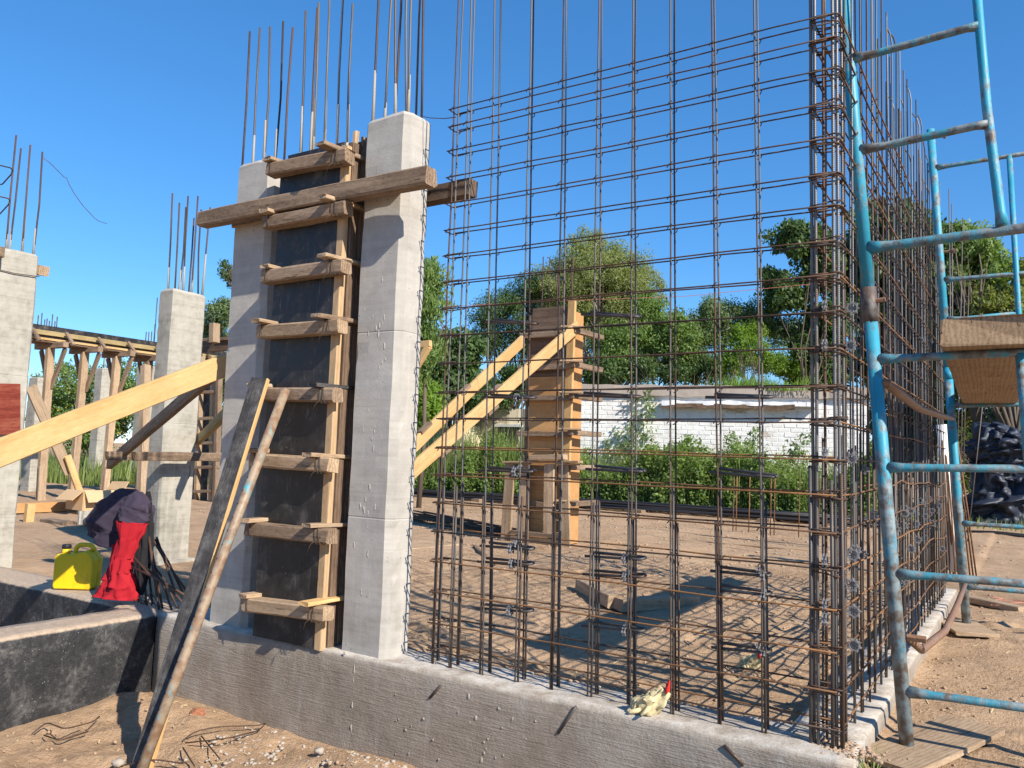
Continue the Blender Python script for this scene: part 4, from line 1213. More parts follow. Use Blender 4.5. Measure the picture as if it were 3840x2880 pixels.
jk = thing('work_jacket', (-5.15, -.1, .5), 'dark navy and red work clothes draped over the bent starter bars', 'clothing')
jy = -.02
cloth_loft('navy_upper', [((-5.042, 0.000, 1.074), .05, .05), ((-5.097, 0.000, 1.176), .10, .08), ((-5.234, 0.000, 1.305), .06, .07), ((-5.340, -0.020, 1.263), .10, .09), ((-5.466, -0.030, 1.146), .13, .10), ((-5.614, -0.030, 1.088), .10, .09), ((-5.648, -0.030, 0.956), .06, .06)], 'navy_cloth', jk, fold=.26, seed=1.2)
cloth_loft('navy_fold', [((-5.184, -0.050, 1.287), .05, .05), ((-5.250, -0.070, 1.187), .12, .08), ((-5.332, -0.080, 1.039), .17, .09), ((-5.350, -0.070, 0.911), .10, .05)], 'navy_cloth', jk, fold=.28, seed=3.3)
cloth_loft('navy_sleeve', [((-5.139, -0.050, 1.318), .07, .05), ((-5.071, -0.070, 1.216), .115, .07), ((-5.087, -0.090, 1.111), .115, .07)], 'navy_cloth', jk, fold=.16, seed=5.3, freq=4)
cloth_loft('red_sleeve', [((-5.081, -0.090, 1.118), .115, .07), ((-5.085, -0.100, 0.989), .085, .06), ((-5.106, -0.110, 0.848), .08, .06), ((-5.104, -0.120, 0.728), .085, .07), ((-5.081, -0.130, 0.628), .115, .09), ((-5.078, -0.140, 0.540), .14, .10)], 'red_cloth', jk, fold=.26, seed=2.3, freq=5)
cloth_loft('red_leg', [((-5.264, -0.040, 0.924), .07, .05), ((-5.238, -0.080, 0.798), .055, .05), ((-5.199, -0.120, 0.666), .07, .06), ((-5.193, -0.150, 0.534), .11, .08)], 'red_cloth', jk, fold=.28, seed=7.3, freq=5)
bc = cloth_loft('black_cloth', [((-5.073, 0.030, 1.349), .012, .012), ((-5.048, 0.020, 1.268), .03, .03), ((-5.029, 0.000, 1.110), .055, .045), ((-5.010, -0.010, 0.936), .065, .05), ((-4.992, -0.020, 0.764), .055, .045), ((-4.994, -0.030, 0.574), .02, .02)], 'black_cloth', None, fold=.35, seed=4.4, freq=6)
tag(bc, 'black net cloth hanging limp from the corner starter bars', 'cloth')

# cardboard box
bx = thing('cardboard_box', (-13.200, 4.504, 0.553), 'open brown cardboard box on the ground behind the clothes', 'box')
B0 = Vector((-13.200, 4.504, 0.553))
def bpl(name, pts):
    mb = MB()
    a, b, c, d = [Vector(p) for p in pts]
    nrm = (b - a).cross(d - a).normalized() * .012
    mb.add([a, b, c, d, a + nrm, b + nrm, c + nrm, d + nrm], [(0, 1, 2, 3), (7, 6, 5, 4), (0, 4, 5, 1), (1, 5, 6, 2), (2, 6, 7, 3), (3, 7, 4, 0)])
    return put(name, mb, 'cardboard', bx)
bc0 = B0 + Vector((-.25, 0, 0))
X0, X1, Y0, Y1, Zb, Zt = bc0.x - .25, bc0.x + .28, bc0.y - .30, bc0.y + .42, B0.z - .03, B0.z + .30
bpl('side_panel', [(X1, Y0, Zb), (X1, Y1, Zb), (X1, Y1, Zt), (X1, Y0, Zt)])
bpl('side_panel', [(X0, Y1, Zb), (X0, Y0, Zb), (X0, Y0, Zt), (X0, Y1, Zt)])
bpl('end_panel', [(X0, Y0, Zb), (X1, Y0, Zb), (X1, Y0, Zt), (X0, Y0, Zt)])
bpl('end_panel', [(X1, Y1, Zb), (X0, Y1, Zb), (X0, Y1, Zt), (X1, Y1, Zt)])
bpl('flap', [(X1 + .012, Y0, Zt + .02), (X1 + .012, Y1, Zt + .02), (X1 + .16, Y1, Zt - .16), (X1 + .16, Y0, Zt - .18)])
bpl('flap', [(X0, Y0 - .012, Zt + .02), (X1, Y0 - .012, Zt + .02), (X1 + .02, Y0 - .22, Zt - .14), (X0, Y0 - .22, Zt - .16)])
bpl('flap', [(X1, Y1 + .012, Zt + .01), (X0, Y1 + .012, Zt + .01), (X0, Y1 + .10, Zt + .15), (X1, Y1 + .10, Zt + .17)])

# offcuts on the ground by the props
gp = thing('steel_pipe', (-10.291, 2.975, 0.450), 'grey steel pipe with flange lying on the ground behind the jerrycan', 'pipe')
pipe('tube', [(-11.263, 3.194, 0.520), (-9.502, 2.632, 0.520)], .075, 'pipe_rust', gp, 12)
put('flange', MB().box(*[(lambda p: (p[0] - .02, p[1] - .14, .42))((-11.542, 3.342, 0.500)), (lambda p: (p[0] + .02, p[1] + .14, .66))((-11.542, 3.342, 0.500))]), 'far_concrete', gp)
gb1 = lumber('ground_board', (-10.708, 2.987, 0.470), (-11.075, 3.615, 0.470), .25, .05, 'pale_wood')
tag(gb1, 'pale board lying across the grey steel pipe', 'board')
gb2 = lumber('ground_board', (-12.345, 3.151, 0.460), (-11.657, 3.136, 0.460), .2, .07, 'old_wood')
tag(gb2, 'brown offcut on the ground behind the yellow jerrycan', 'board')

# green blade of a plant in the dark gap, grass tuft at the mesh corner
def blades(name, base, n, L, spread, width, mat, label, cat, lean=(0, 0)):
    t = thing(name, base, label, cat)
    for q in range(n):
        a = random.uniform(0, 6.28)
        l = L * random.uniform(.6, 1.1)
        dx, dy = math.cos(a) * spread * l + lean[0] * l, math.sin(a) * spread * l + lean[1] * l
        bxp = Vector(base) + Vector((math.cos(a) * .02, math.sin(a) * .02, -.02))
        wv = Vector((math.cos(.6), math.sin(.6), 0)) * width
        mb = MB()
        vs, fs = [], []
        for i in range(6):
            s = i / 5
            p = bxp + Vector((dx * s ** 1.6, dy * s ** 1.6, l * s * (1 - .25 * s * spread)))
            w = wv * (1 - s) ** .7 * (1 if i else .6)
            vs += [p - w, p + Vector((0, 0, -width * .4)), p + w]
        for i in range(5):
            fs += [(i * 3, i * 3 + 1, i * 3 + 4, i * 3 + 3), (i * 3 + 1, i * 3 + 2, i * 3 + 5, i * 3 + 4)]
        put('blade', mb.add(vs, fs), mat, t, smooth=True)
    return t
blades('leafy_plant', (-5.22, -.32, .08), 3, .45, .12, .022, 'leaf_mid', 'single upright green blade growing in the dark gap behind the tarred wall', 'plant', lean=(-.12, 0))
blades('grass_tuft', (.15, -.02, .42), 16, .17, .55, .004, 'grass', 'small green grass tuft at the foot of the corner rebar post', 'grass')
blades('grass_tuft', (-.62, -.52, .12), 7, .25, .7, .004, 'grass', 'thin grass stems peeking up at the bottom edge before the front beam', 'grass')

# gloves
def glove(loc, rz, s, label):
    t = thing('work_glove', loc, label, 'glove', 'cream work gloves')
    mw = Matrix.Translation(loc) @ Matrix.Rotation(rz, 4, 'Z')
    def bl(name, c, r, sq, mat, seed):
        mb = blob(MB(), c, r, sq, seed)
        return link(name, mb.mesh(name, True), mat, t, mw)
    pts = [((-.085, -.012, .010), .014, .012), ((-.065, .004, .028), .040, .034), ((-.02, 0, .040), .055, .046), ((.018, 0, .062), .046, .044), ((.048, 0, .092), .034, .034), ((.066, 0, .114), .032, .030)]
    pmo = cloth_loft('palm', [(mw @ Vector([q * s for q in p]), w * s, d * s) for p, w, d in pts], 'glove_cream', t, n=40, m=26, fold=.30, seed=rz * 7 + 2, flat_y=.9, freq=5, crumple=.5)
    cf = MB().rings([[((.064 + dx) * s, w * math.cos(2 * math.pi * j / 16) * (1 + .15 * math.sin(j * 2.1)) * s, (z + .024 * math.sin(2 * math.pi * j / 16)) * s) for j in range(16)] for (dx, w, z) in ((0, .040, .116), (.010, .043, .128), (.020, .040, .138))])
    link('red_cuff', cf.mesh('red_cuff', True), 'glove_red', pmo, mw)
    for q, (yy, L) in enumerate(((-.030, .050), (-.011, .062), (.010, .058), (.028, .044))):
        L *= .6
        fg = MB().tube([(-.05 * s, yy * s, .022 * s), (-.085 * s, yy * 1.1 * s, .012 * s), ((-.07 - L) * s, yy * 1.2 * s, .008 * s), ((-.08 - L) * s, yy * 1.2 * s, .006 * s)], [.012 * s, .011 * s, .009 * s, .004 * s], 8)
        link('finger', fg.mesh('finger', True), 'glove_cream', pmo, mw)
    th = MB().tube([(-.01 * s, -.03 * s, .04 * s), (-.02 * s, -.062 * s, .030 * s), (-.045 * s, -.078 * s, .012 * s)], [.014 * s, .012 * s, .006 * s], 8)
    link('thumb', th.mesh('thumb', True), 'glove_cream', pmo, mw)
    return t
glove((-.80, -.115, .525), math.radians(20), 1.0, 'crumpled cream glove with red cuff propped up on the front beam')
glove((-.72, 1.28, .455), math.radians(-20), .95, 'cream glove with red cuff lying flat on the soil inside the mesh')

# loose timbers on the soil
t1 = lumber('loose_timber', (-2.948, 3.333, 0.500), (-2.283, 2.670, 0.500), .16, .115, 'pale_wood', jit=.006)
tag(t1, 'brown timber block lying on the soil, left arm of the elbow shape', 'timber')
t2 = lumber('loose_timber', (-2.241, 2.609, 0.490), (-1.809, 3.282, 0.490), .15, .10, 'pale_wood', jit=.006)
tag(t2, 'weathered timber lying flat on the soil partly in the shadow band', 'timber')
t3 = lumber('loose_batten', (-5.752, 5.492, 0.460), (-5.066, 4.748, 0.460), .05, .04, 'old_wood')
tag(t3, 'small dark stick lying on the soil behind the mesh', 'stick')
t4 = lumber('loose_batten', (-6.214, 4.608, 0.450), (-6.113, 5.552, 0.450), .16, .03, 'pale_wood')
tag(t4, 'flat pale board on the soil right of the front column', 'board')
t5 = lumber('loose_batten', (-3.997, 8.942, 0.450), (-1.815, 9.086, 0.450), .12, .03, 'pale_wood')
tag(t5, 'long thin pale board on the soil behind the mesh near the corner', 'board')
t6 = lumber('loose_batten', (-0.169, 5.907, 0.440), (0.668, 5.298, 0.440), .14, .06, 'pale_wood')
tag(t6, 'weathered timber on the ground behind the far scaffold foot', 'timber')

# ================================================================== REAR PLYWOOD FORMWORK WITH BRACES
rf = thing('column_formwork', (-5.3, 6.7, .42), 'orange plywood column formwork standing alone behind the mesh', 'formwork')
zt = 3.98
put('ply_panel', MB().box((-5.66, 6.66, .95), (-5.02, 6.68, 2.92)), 'ply_orange', rf)
put('upper_panel', MB().box((-5.64, 6.664, 2.88), (-5.04, 6.686, zt)), 'dark_wood', rf)
for i, (za, zb2) in enumerate(((.45, .62), (.63, .80), (.81, .94))):
    put('lower_panel', MB().box((-5.55, 6.66, za), (-5.1, 6.68 + .004 * i, zb2)), 'new_pine' if i % 2 == 0 else 'ply_orange', rf)
put('side_panel', MB().box((-5.035, 6.69, .45), (-5.015, 7.15, zt - .05)), 'ply_orange', rf)
put('side_panel', MB().box((-5.66, 6.69, .45), (-5.64, 7.15, zt - .05)), 'ply_orange', rf)
lumber('edge_batten', (-4.985, 6.66, .45), (-4.955, 6.66, zt + .06), .055, .12, 'new_pine', rf, up=(1, 0, 0))
lumber('edge_batten', (-5.69, 6.70, .45), (-5.69, 6.70, zt - .1), .05, .08, 'old_wood', rf, up=(1, 0, 0))
for p in ((-5.272, 6.600, 3.554), (-5.255, 6.600, 3.051), (-5.240, 6.600, 2.594), (-5.222, 6.600, 2.058), (-5.205, 6.600, 1.554), (-5.188, 6.600, 1.028)):
    z = p[2]
    lumber('yoke_beam', (-5.80, 6.60, z), (-4.90, 6.60, z + random.uniform(-.02, .02)), .08, .08, 'old_wood', rf, jit=.006)
    lumber('yoke_side_board', (-4.86, 6.52, z + .03), (-4.80, 7.35, z + .03), .08, .075, 'old_wood', rf)
    lumber('yoke_side_board', (-5.02, 6.45, z + .075), (-4.72, 6.6, z + .075), .12, .028, 'pale_wood', rf)
for (xa, xb_, yy) in ((-5.86, -5.83, 6.45), (-5.62, -5.60, 6.50), (-5.10, -5.14, 6.42), (-4.86, -4.94, 6.48)):
    lumber('kicker_board', (xa, yy, .40), (xb_, yy + .02, 1.62), .04, .165, 'pale_wood', rf, up=(1, 0, .1))
lumber('sole_board', (-5.75, 6.42, .52), (-4.9, 6.42, .52), .05, .22, 'old_wood', rf)
lumber('collar_board', (-5.45, 6.40, 1.70), (-4.86, 6.40, 1.73), .14, .08, 'pale_wood', rf)
lumber('collar_board', (-5.95, 6.50, 1.62), (-4.66, 6.48, 1.67), .16, .03, 'pale_wood', rf)
for q in range(7):
    starter(rf, (-5.6 + .09 * q, 6.85 + .08 * (q % 3), 3.9), (-5.6 + .09 * q + random.uniform(-.03, .03), 6.9, 4.75 + random.uniform(-.15, .2)), .009, 'rebar_rust')
def long_brace(a, b, w, h, label, ext=.35):
    A, B = Vector(a), Vector(b)
    e = B + (B - A) * ext
    o = lumber('brace_plank', A, e, w, h, 'new_pine', jit=.006)
    tag(o, label, 'plank')
    return o
lb1 = long_brace((-5.750, 6.587, 3.485), (-5.750, 4.162, 1.836), .05, .165, 'upper of two yellow pine planks propping the orange rear formwork', .85)
lb2 = long_brace((-4.870, 6.692, 3.664), (-4.870, 3.047, 1.550), .05, .165, 'lower of two yellow pine planks propping the orange rear formwork', .52)
for o, f in ((lb1, ((.25, .16), (.5, .16), (.7, .16))), (lb2, ((.35, -.16), (.62, -.16), (.3, .16)))):
    for (u, sgn) in f:
        mw = WORLD[o.name]
        L = o.dimensions.x if o.dimensions.x > .1 else 4
        mbb = MB().box((-.12, -.04, -.02), (.12, .035, .02))
        link('cleat', mbb.mesh('cleat'), 'old_wood', o, mw @ Matrix.Translation(((u - .5) * 4.0, 0, sgn * .60)))
lb3 = lumber('brace_plank', (-8.940, 8.000, 3.749), (-8.664, 8.000, 3.762), .1, .12, 'new_pine')
tag(lb3, 'short horizontal batten end peeking out right of the front column', 'batten')
lb4 = lumber('brace_plank', (-8.705, 8.000, 3.712), (-9.025, 8.000, 3.268), .1, .12, 'new_pine')
tag(lb4, 'short slanted batten below the batten end right of the front column', 'batten')

# ------------------------------------------------------------------ stacked and loose rebar on the soil
pile = thing('rebar_stack', (-9, 15, .45), 'long stack of black rebar lying along the edge of the weeds', 'rebar stack')
for q in range(26):
    y0, z0 = 14.9 + random.uniform(-.45, .35), .50 + random.random() * .16
    xa, xb_ = -22 + random.uniform(-.8, .8), -1.6 + random.uniform(-1.2, .8)
    pts = [(xa + (xb_ - xa) * t, y0 + .35 * t - .2 + .05 * math.sin(t * 7 + q), z0 + .02 * math.sin(t * 9 + q * 2)) for t in np.linspace(0, 1, 9)]
    bar('bar', pts, .028, 'rebar_black', pile, 5)
for x in (-14.0, -11.9, -7.2, -4.2):
    lumber('sleeper', (x, 14.3, .46), (x + .05, 15.5, .46), .25, .14, 'old_wood', pile)
pl2 = thing('rebar_pile', (-8, 8.3, .45), 'pile of thin rusty rods lying on the soil behind the front column', 'rebar pile')
A0, B0_ = Vector((-9.602, 8.544, 0.460)), Vector((-5.954, 7.172, 0.460))
for q in range(34):
    o1 = Vector((random.uniform(-.3, .3), random.uniform(-.35, .35), random.random() * .12))
    o2 = Vector((random.uniform(-.5, .5), random.uniform(-.35, .35), random.random() * .05))
    bar('rod', [A0 + o1, A0.lerp(B0_, .5) + (o1 + o2) * .5 + Vector((0, 0, .03)), B0_ + o2], .010, 'rebar_orange' if q % 3 else 'rebar_rust', pl2, 4)
for (a, b, lab) in (((-6.878, 5.672, 0.450), (-5.086, 5.574, 0.450), 'thin rod lying on the soil in front of the rusty rod pile'), ((-4.239, 10.050, 0.450), (-1.902, 9.885, 0.450), 'thin straight rod lying on the soil behind the corner of the mesh'), ((-4.739, 4.693, 0.450), (-4.116, 4.863, 0.450), 'short thin rod on the soil in front of the orange formwork')):
    o = put('loose_rod', MB().tube([a, lerp3(a, b, .5), b], .008, 4), 'rebar_grey', None, True)
    tag(o, lab, 'rod')
# slender rods planted in the soil near the weeds
pr2 = thing('planted_rods', (-3.272, 10.630, 0.450), 'row of slender rusty rods planted upright in the soil before the weeds', 'rebar')
for (a, b) in (((-3.961, 11.348, .40), (-3.944, 11.348, 1.466)), ((-3.981, 11.613, .40), (-3.972, 11.613, 1.464)), ((-3.628, 11.216, .40), (-3.610, 11.216, 1.472)), ((-3.228, 11.188, .40), (-3.216, 11.188, 1.497)), ((-3.178, 11.250, .40), (-3.166, 11.250, 1.499)), ((-2.753, 11.269, .40), (-2.731, 11.269, 1.492)), ((-2.483, 11.601, .40), (-2.451, 11.601, 1.494)), ((-2.426, 11.671, .40), (-2.402, 11.671, 1.496)), ((-2.407, 11.695, .40), (-2.390, 11.695, 1.480))):
    bar('rod', [a, b], .011, 'rebar_orange', pr2, 4)
# rods and white conduit leaning at the far end of the side wall
rb2 = thing('rod_bundle', (-0.224, 8.300, 0.430), 'bundle of thin rusty rods standing at the far end of the side rebar wall', 'rebar')
for q in range(12):
    x = -.12 + .030 * q
    bar('rod', [(x, 6.9 + .05 * (q % 4), .42), (x * .8 - .03, 6.9, 1.2), (x * .6 - .07 + random.uniform(-.02, .02), 6.88, 1.95 + random.uniform(-.35, .15))], .010, 'rebar_orange', rb2, 5)
pv = thing('conduit_bundle', (-0.130, 8.101, 0.430), 'white plastic conduits leaning at the far end of the side rebar wall', 'conduit')
for q, (a, b) in enumerate((((-0.027, 7.000, 0.551), (-0.145, 7.000, 2.253)), ((-0.054, 7.050, 0.559), (-0.124, 7.050, 2.261)), ((-0.015, 7.100, 0.580), (-0.114, 7.100, 1.806)))):
    pipe('conduit', [a, lerp3(a, b, .5), b], .045 if q < 2 else .03, 'pvc_white', pv, 10)
sr = thing('tall_rods', (-0.217, 12.296, 0.430), 'tall slender rods standing behind the far scaffold frame', 'rebar')
for (a, b) in (((-0.210, 7.500, 0.678), (-0.294, 7.500, 2.613)), ((-0.159, 7.500, 0.738), (-0.168, 7.500, 4.133)), ((-0.018, 7.800, 0.755), (0.091, 7.800, 4.171)), ((0.002, 7.800, 0.757), (0.136, 7.800, 4.107)), ((-0.174, 9.000, 0.680), (-0.154, 9.000, 5.734)), ((-0.163, 9.000, 0.681), (-0.122, 9.000, 5.512)), ((0.006, 9.000, 0.758), (0.223, 9.000, 2.724)), ((-0.140, 9.000, 0.683), (0.014, 9.000, 5.291))):
    bar('rod', [a, lerp3(a, b, .5), b], .009, 'rebar_grey', sr, 4)
# tarpaulin-covered machine
tp = thing('covered_mixer', (0.171, 21.172, 0.420), 'machine under a wrinkled dark blue plastic sheet at the right edge', 'covered machine')
cloth_loft('plastic_sheet', [((0.544, 19.500, 0.531), 1.05, .8), ((0.411, 19.500, 1.056), 1.05, .8), ((0.304, 19.500, 1.555), .85, .7), ((0.445, 19.500, 1.898), .55, .5), ((0.355, 19.500, 2.233), .85, .7), ((0.342, 19.500, 2.572), .75, .65), ((0.443, 19.500, 2.800), .35, .35)], 'tarp', tp, n=110, m=90, fold=.13, seed=6.1, freq=11, flat_y=1.0, crumple=.55)
lumber('frame_leg', (-0.345, 19.400, 0.506), (-0.340, 19.400, 1.471), .12, .12, 'yellow_frame', tp, up=(1, 0, 0))
lumber('frame_leg', (-0.258, 19.200, 1.139), (-0.202, 19.200, 1.591), .12, .12, 'yellow_frame', tp, up=(1, 0, 0))
lumber('skid', (-0.406, 19.000, 0.466), (1.043, 18.600, 0.486), .12, .12, 'rope_grey', tp)
gpp = thing('steel_pipe', (0.055, 18.080, 0.420), 'thin black poly pipe lying across the ground before the covered machine', 'pipe')
pipe('tube', [(-0.446, 15.559, 0.450), (0.119, 15.968, 0.450), (0.995, 15.474, 0.450)], .05, 'black_cap', gpp, 8)
# tangled red twine on the right
tw_ = MB()
c0 = Vector((0.602, 5.627, 0.430))
pts = [c0 + Vector((.16 * math.sin(q * 1.7) + .05 * math.sin(q * 4.1), .28 * math.cos(q * 1.3), .01 + .02 * abs(math.sin(q * 2.3)))) for q in np.linspace(0, 14, 70)]
o = put('red_twine', MB().tube(pts, .0025, 3), 'red_string', None)
tag(o, 'tangle of thin red twine on the soil at the right edge', 'twine')
yl = put('yellow_scrap', blob(MB(), (-0.206, 6.425, 0.530), .03, (1.2, 1, .5), 3), 'yellow_plastic')
tag(yl, 'tiny bright yellow plastic scrap on the end of the side beam', 'scrap')
o = put('guide_line', MB().tube([(-6.066, 5.000, 3.753), (-4.231, 5.000, 3.692), (-2.580, 5.000, 3.622), (-1.006, 5.000, 3.646)], .0035, 4), 'red_string')
tag(o, 'faint red builder line stretched level behind the mesh', 'line')

# foreground rubbish: bent wires, stones, bits in the pit
PITW = (([(-4.245, -1.157, 0.000), (-4.295, -1.052, 0.030), (-4.036, -1.084, 0.050), (-4.085, -0.887, 0.030), (-4.179, -0.787, 0.020)], 'bent rusty wire on the pit floor below the tarred wall'), ([(-4.170, -1.129, 0.000), (-3.928, -1.168, 0.030), (-3.981, -0.976, 0.020)], 'thin rusty wire on the pit floor nearest the left edge'),
        ([(-3.446, -0.718, 0.010), (-3.477, -0.619, 0.030), (-3.415, -0.505, 0.040), (-3.290, -0.295, 0.020), (-3.267, -0.262, 0.030), (-3.218, -0.356, 0.020), (-3.235, -0.579, 0.030), (-3.404, -0.733, 0.010)], 'looped rusty wire on the pit floor before the front beam'), ([(-3.429, -0.606, 0.010), (-3.024, -0.790, 0.020)], 'short rusty bar on the pit floor right of the leaning plank'), ([(-3.351, -0.786, 0.010), (-3.048, -0.933, 0.020)], 'short rusty bar at the bottom edge right of the leaning plank'), ([(-3.346, -1.146, 0.020), (-3.257, -1.040, 0.040), (-3.113, -0.943, 0.020), (-3.140, -0.968, 0.050)], 'thin bent wire crossing the foot of the leaning pipe'))
for pts, lab in PITW:
    o = put('bent_wire', MB().tube(arc_path(pts, .05, 4) if len(pts) > 2 else pts, .0042, 5), 'rebar_rust', None, True)
    tag(o, lab, 'wire')
bk = put('brick_bit', blob(MB(), (-3.775, -0.373, 0.020), .045, (1.3, .9, .7), 2), 'bare_brick')
tag(bk, 'broken orange brick piece on the pit floor at the beam', 'brick')
for (p, r, lab) in (((-4.245, -0.328, 0.040), .035, 'pale stone lying at the inner corner of the pit'), ((-3.420, -1.128, 0.010), .034, 'round pale stone at the foot of the leaning plank'), ((-2.672, -0.395, 0.030), .03, 'pale stone chip on the pit floor near the bottom edge'), ((-2.581, -0.482, -0.000), .03, 'flat pale stone at the bottom edge before the beam joint')):
    o = put('stone', blob(MB(), p, r, (1, 1, .7), r * 300), 'pebble', None, True)
    tag(o, lab, 'stone')
crumbs('gravel', 900, lambda: (RNG.uniform(-3.4, -1.9), RNG.uniform(-1.1, -.26)), .009, 'pebble', 'grey gravel scattered on the pit floor before the beam', 'gravel')
crumbs('gravel', 600, lambda: (RNG.uniform(-4.5, -2.0), RNG.uniform(-1.6, -.26)), .007, 'clod', 'brown crumbs of soil scattered on the pit floor', 'gravel')
crumbs('soil_crumbs', 1500, lambda: (RNG.uniform(-6, .6), RNG.uniform(.2, 6.5)), .008, 'clod', 'loose soil crumbs over the site floor inside the mesh', 'soil')
crumbs('soil_crumbs', 700, lambda: (RNG.uniform(.12, 1.7), RNG.uniform(-.3, 6)), .007, 'clod', 'loose soil crumbs over the ground under the scaffold', 'soil')
crumbs('soil_crumbs', 1600, lambda: (RNG.uniform(-14, .5), RNG.uniform(5.5, 14)), .016, 'clod', 'scattered soil lumps on the open ground behind the mesh', 'soil')
crumbs('soil_clods', 260, lambda: (RNG.uniform(-2.3, -.1), RNG.normal(.22, .06)), .018, 'clod', 'dark soil clods lying along the inner side of the front beam', 'soil', zf=lambda x, y: .475)
crumbs('mortar_crumbs', 420, lambda: (RNG.uniform(-2.4, .08), RNG.uniform(-.02, .20)), .010, 'mortar', 'mortar crumbs along the back edge of the front beam', 'mortar', zf=lambda x, y: .50)
crumbs('soil_crumbs', 500, lambda: (RNG.normal(.03, .07), RNG.normal(-.02, .05)), .007, 'clod', 'soil heaped around the foot of the corner rebar post', 'soil', zf=lambda x, y: .515)
def straws(n, region, L, label):
    V, F = [], []
    for i in range(n):
        x, y = region()
        a = RNG.uniform(0, 6.28)
        l = L * RNG.uniform(.4, 1.3)
        w = .0022
        z = ground_z(x, y) + .004
        d = np.array([math.cos(a) * l, math.sin(a) * l, 0]); s = np.array([-math.sin(a) * w, math.cos(a) * w, .001])
        b = np.array([x, y, z])
        b2 = np.array([x + d[0], y + d[1], max(z, ground_z(x + d[0], y + d[1]) + .004) + RNG.uniform(0, .01)])
        V += [b - s, b + s, b2 + s, b2 - s]
        F.append([4 * i, 4 * i + 1, 4 * i + 2, 4 * i + 3])
    o = link('straw', tri_mesh('straw', np.array(V), np.array(F)), 'straw')
    tag(o, label, 'straw', kind='stuff')
straws(900, lambda: (RNG.uniform(-6, 1.5), RNG.uniform(.2, 7)), .075, 'dry straw and twigs scattered on the site soil')
straws(120, lambda: (RNG.uniform(-4.4, -2), RNG.uniform(-1.5, -.25)), .05, 'dry straw scattered on the pit floor')

# ================================================================== WALLS BEHIND THE WEEDS
WY = 18.0
bw = thing('brick_wall', (-7.5, WY, .5), 'white painted brick wall with worn concrete ledge behind the weeds', 'brick wall')
put('wall_core', MB().box((-11.4, WY + .10, .3), (-2.6, WY + .5, 3.62)), 'ledge', bw)
put('mortar_bed', MB().box((-11.4, WY + .035, .3), (-2.6, WY + .10, 3.60)), 'white_brick', bw)
bm_ = MB().box((-.155, -.05, -.058), (.155, .05, .058))
BR = []
for q in range(4):
    b = MB()
    w = .150 + .004 * q
    vs = []
    for (sx, sz) in ((-1, -1), (1, -1), (1, 1), (-1, 1)):
        vs.append((sx * (w + random.uniform(-.008, .006)), .05, sz * (.057 + random.uniform(-.006, .004))))
    for (sx, sz) in ((-1, -1), (1, -1), (1, 1), (-1, 1)):
        vs.append((sx * (w - .008 + random.uniform(-.01, .008)), -.05 + random.uniform(-.004, .004), sz * (.050 + random.uniform(-.008, .006))))
    b.add(vs, [(4, 5, 6, 7), (0, 1, 5, 4), (1, 2, 6, 5), (2, 3, 7, 6), (3, 0, 4, 7)])
    me = b.mesh('brick')
    me.materials.append(M['white_brick'])
    BR.append(me)
cand = []
zc = .62
row = 0
while zc < 3.52:
    xc = -11.25 + (.165 if row % 2 else 0)
    while xc < -2.7:
        cand.append((xc, zc))
        xc += .325
    zc += .128
    row += 1
vis = [c for c in cand if -10.7 < c[0] < -3.5 and 1.75 < c[1]]
vis.sort(key=lambda c: abs(c[0] + 7.0) * .35 - c[1] * .9)
keep = set(vis[:298])
restV, restF = [], []
bare = {(c) for c in cand if abs(c[1] - 1.9) < .07 and -8.6 < c[0] < -6.6}
bare_me = None
for c in cand:
    me = BR[random.randrange(4)]
    yo = WY + .074 + random.uniform(-.004, .004)
    if c in bare and random.random() < .55:
        if bare_me is None:
            bare_me = BR[0].copy(); bare_me.materials.clear(); bare_me.materials.append(M['bare_brick'])
        me = bare_me
        link('brick', me, None, bw, Matrix.Translation((c[0], yo, c[1])))
    elif c in keep:
        link('brick', me, None, bw, Matrix.Translation((c[0], yo, c[1])))
    else:
        o0 = len(restV)
        restV += [(v.co.x + c[0], v.co.y + yo, v.co.z + c[1]) for v in me.vertices]
        restF += [tuple(i + o0 for i in p.vertices) for p in me.polygons]
rest = MB(); rest.v, rest.f = restV, restF
o = put('bricks', rest, 'white_brick', bw)
tag(o, kind='stuff')
def ledge_mesh(x0, x1, y0, y1, z0, z1, seed):
    mb = MB()
    rings = []
    for i in range(41):
        x = x0 + (x1 - x0) * i / 40
        j = lambda k2: .05 * fbm(x * 1.7, k2, seed, 3)
        rings.append([(x, y0 + j(1), z0 + j(2)), (x, y0 + j(1), z1 + j(3)), (x, y1, z1 + j(4)), (x, y1, z0)])
    return mb.rings(rings)
put('ledge', ledge_mesh(-11.4, -2.5, WY - .10, WY + .5, 3.55, 3.86, 2), 'ledge', bw)
fa = put('gutter', ledge_mesh(-8.05, -3.9, WY - .26, WY - .02, 3.30, 3.42, 5), 'fascia_white', bw)
put('gutter_edge', ledge_mesh(-8.05, -4.5, WY - .28, WY - .20, 3.22, 3.33, 8), 'dark_wood', bw)
bw.rotation_euler.z = .33
lw2 = thing('low_wall', (-15.1, 20.6, .4), 'low cream plastered wall with dark window left of the orange formwork', 'wall')
xa, xb_ = (-16.601, 20.500, 3.108)[0], (-13.728, 20.500, 3.114)[0]
put('wall_body', ledge_mesh(xa, xb_ + .6, 20.5, 20.8, .3, 3.38, 4), 'cream_wall', lw2)
p = (-14.825, 20.450, 2.532)
wnd = put('window', MB().box((p[0] - .45, 20.40, p[2] - .35), (p[0] + .35, 20.52, p[2] + .2)), 'dark_opening', lw2)
put('lintel', MB().box((p[0] - .6, 20.38, p[2] + .21), (p[0] + .5, 20.6, p[2] + .30)), 'fascia_white', wnd)
hut = thing('shed', (-17.5, 20.0, .4), 'low shed with sagging grey roof behind the yellow braces', 'shed')
p0 = (-18.207, 19.000, 2.933); p1 = (-15.631, 19.000, 3.022)
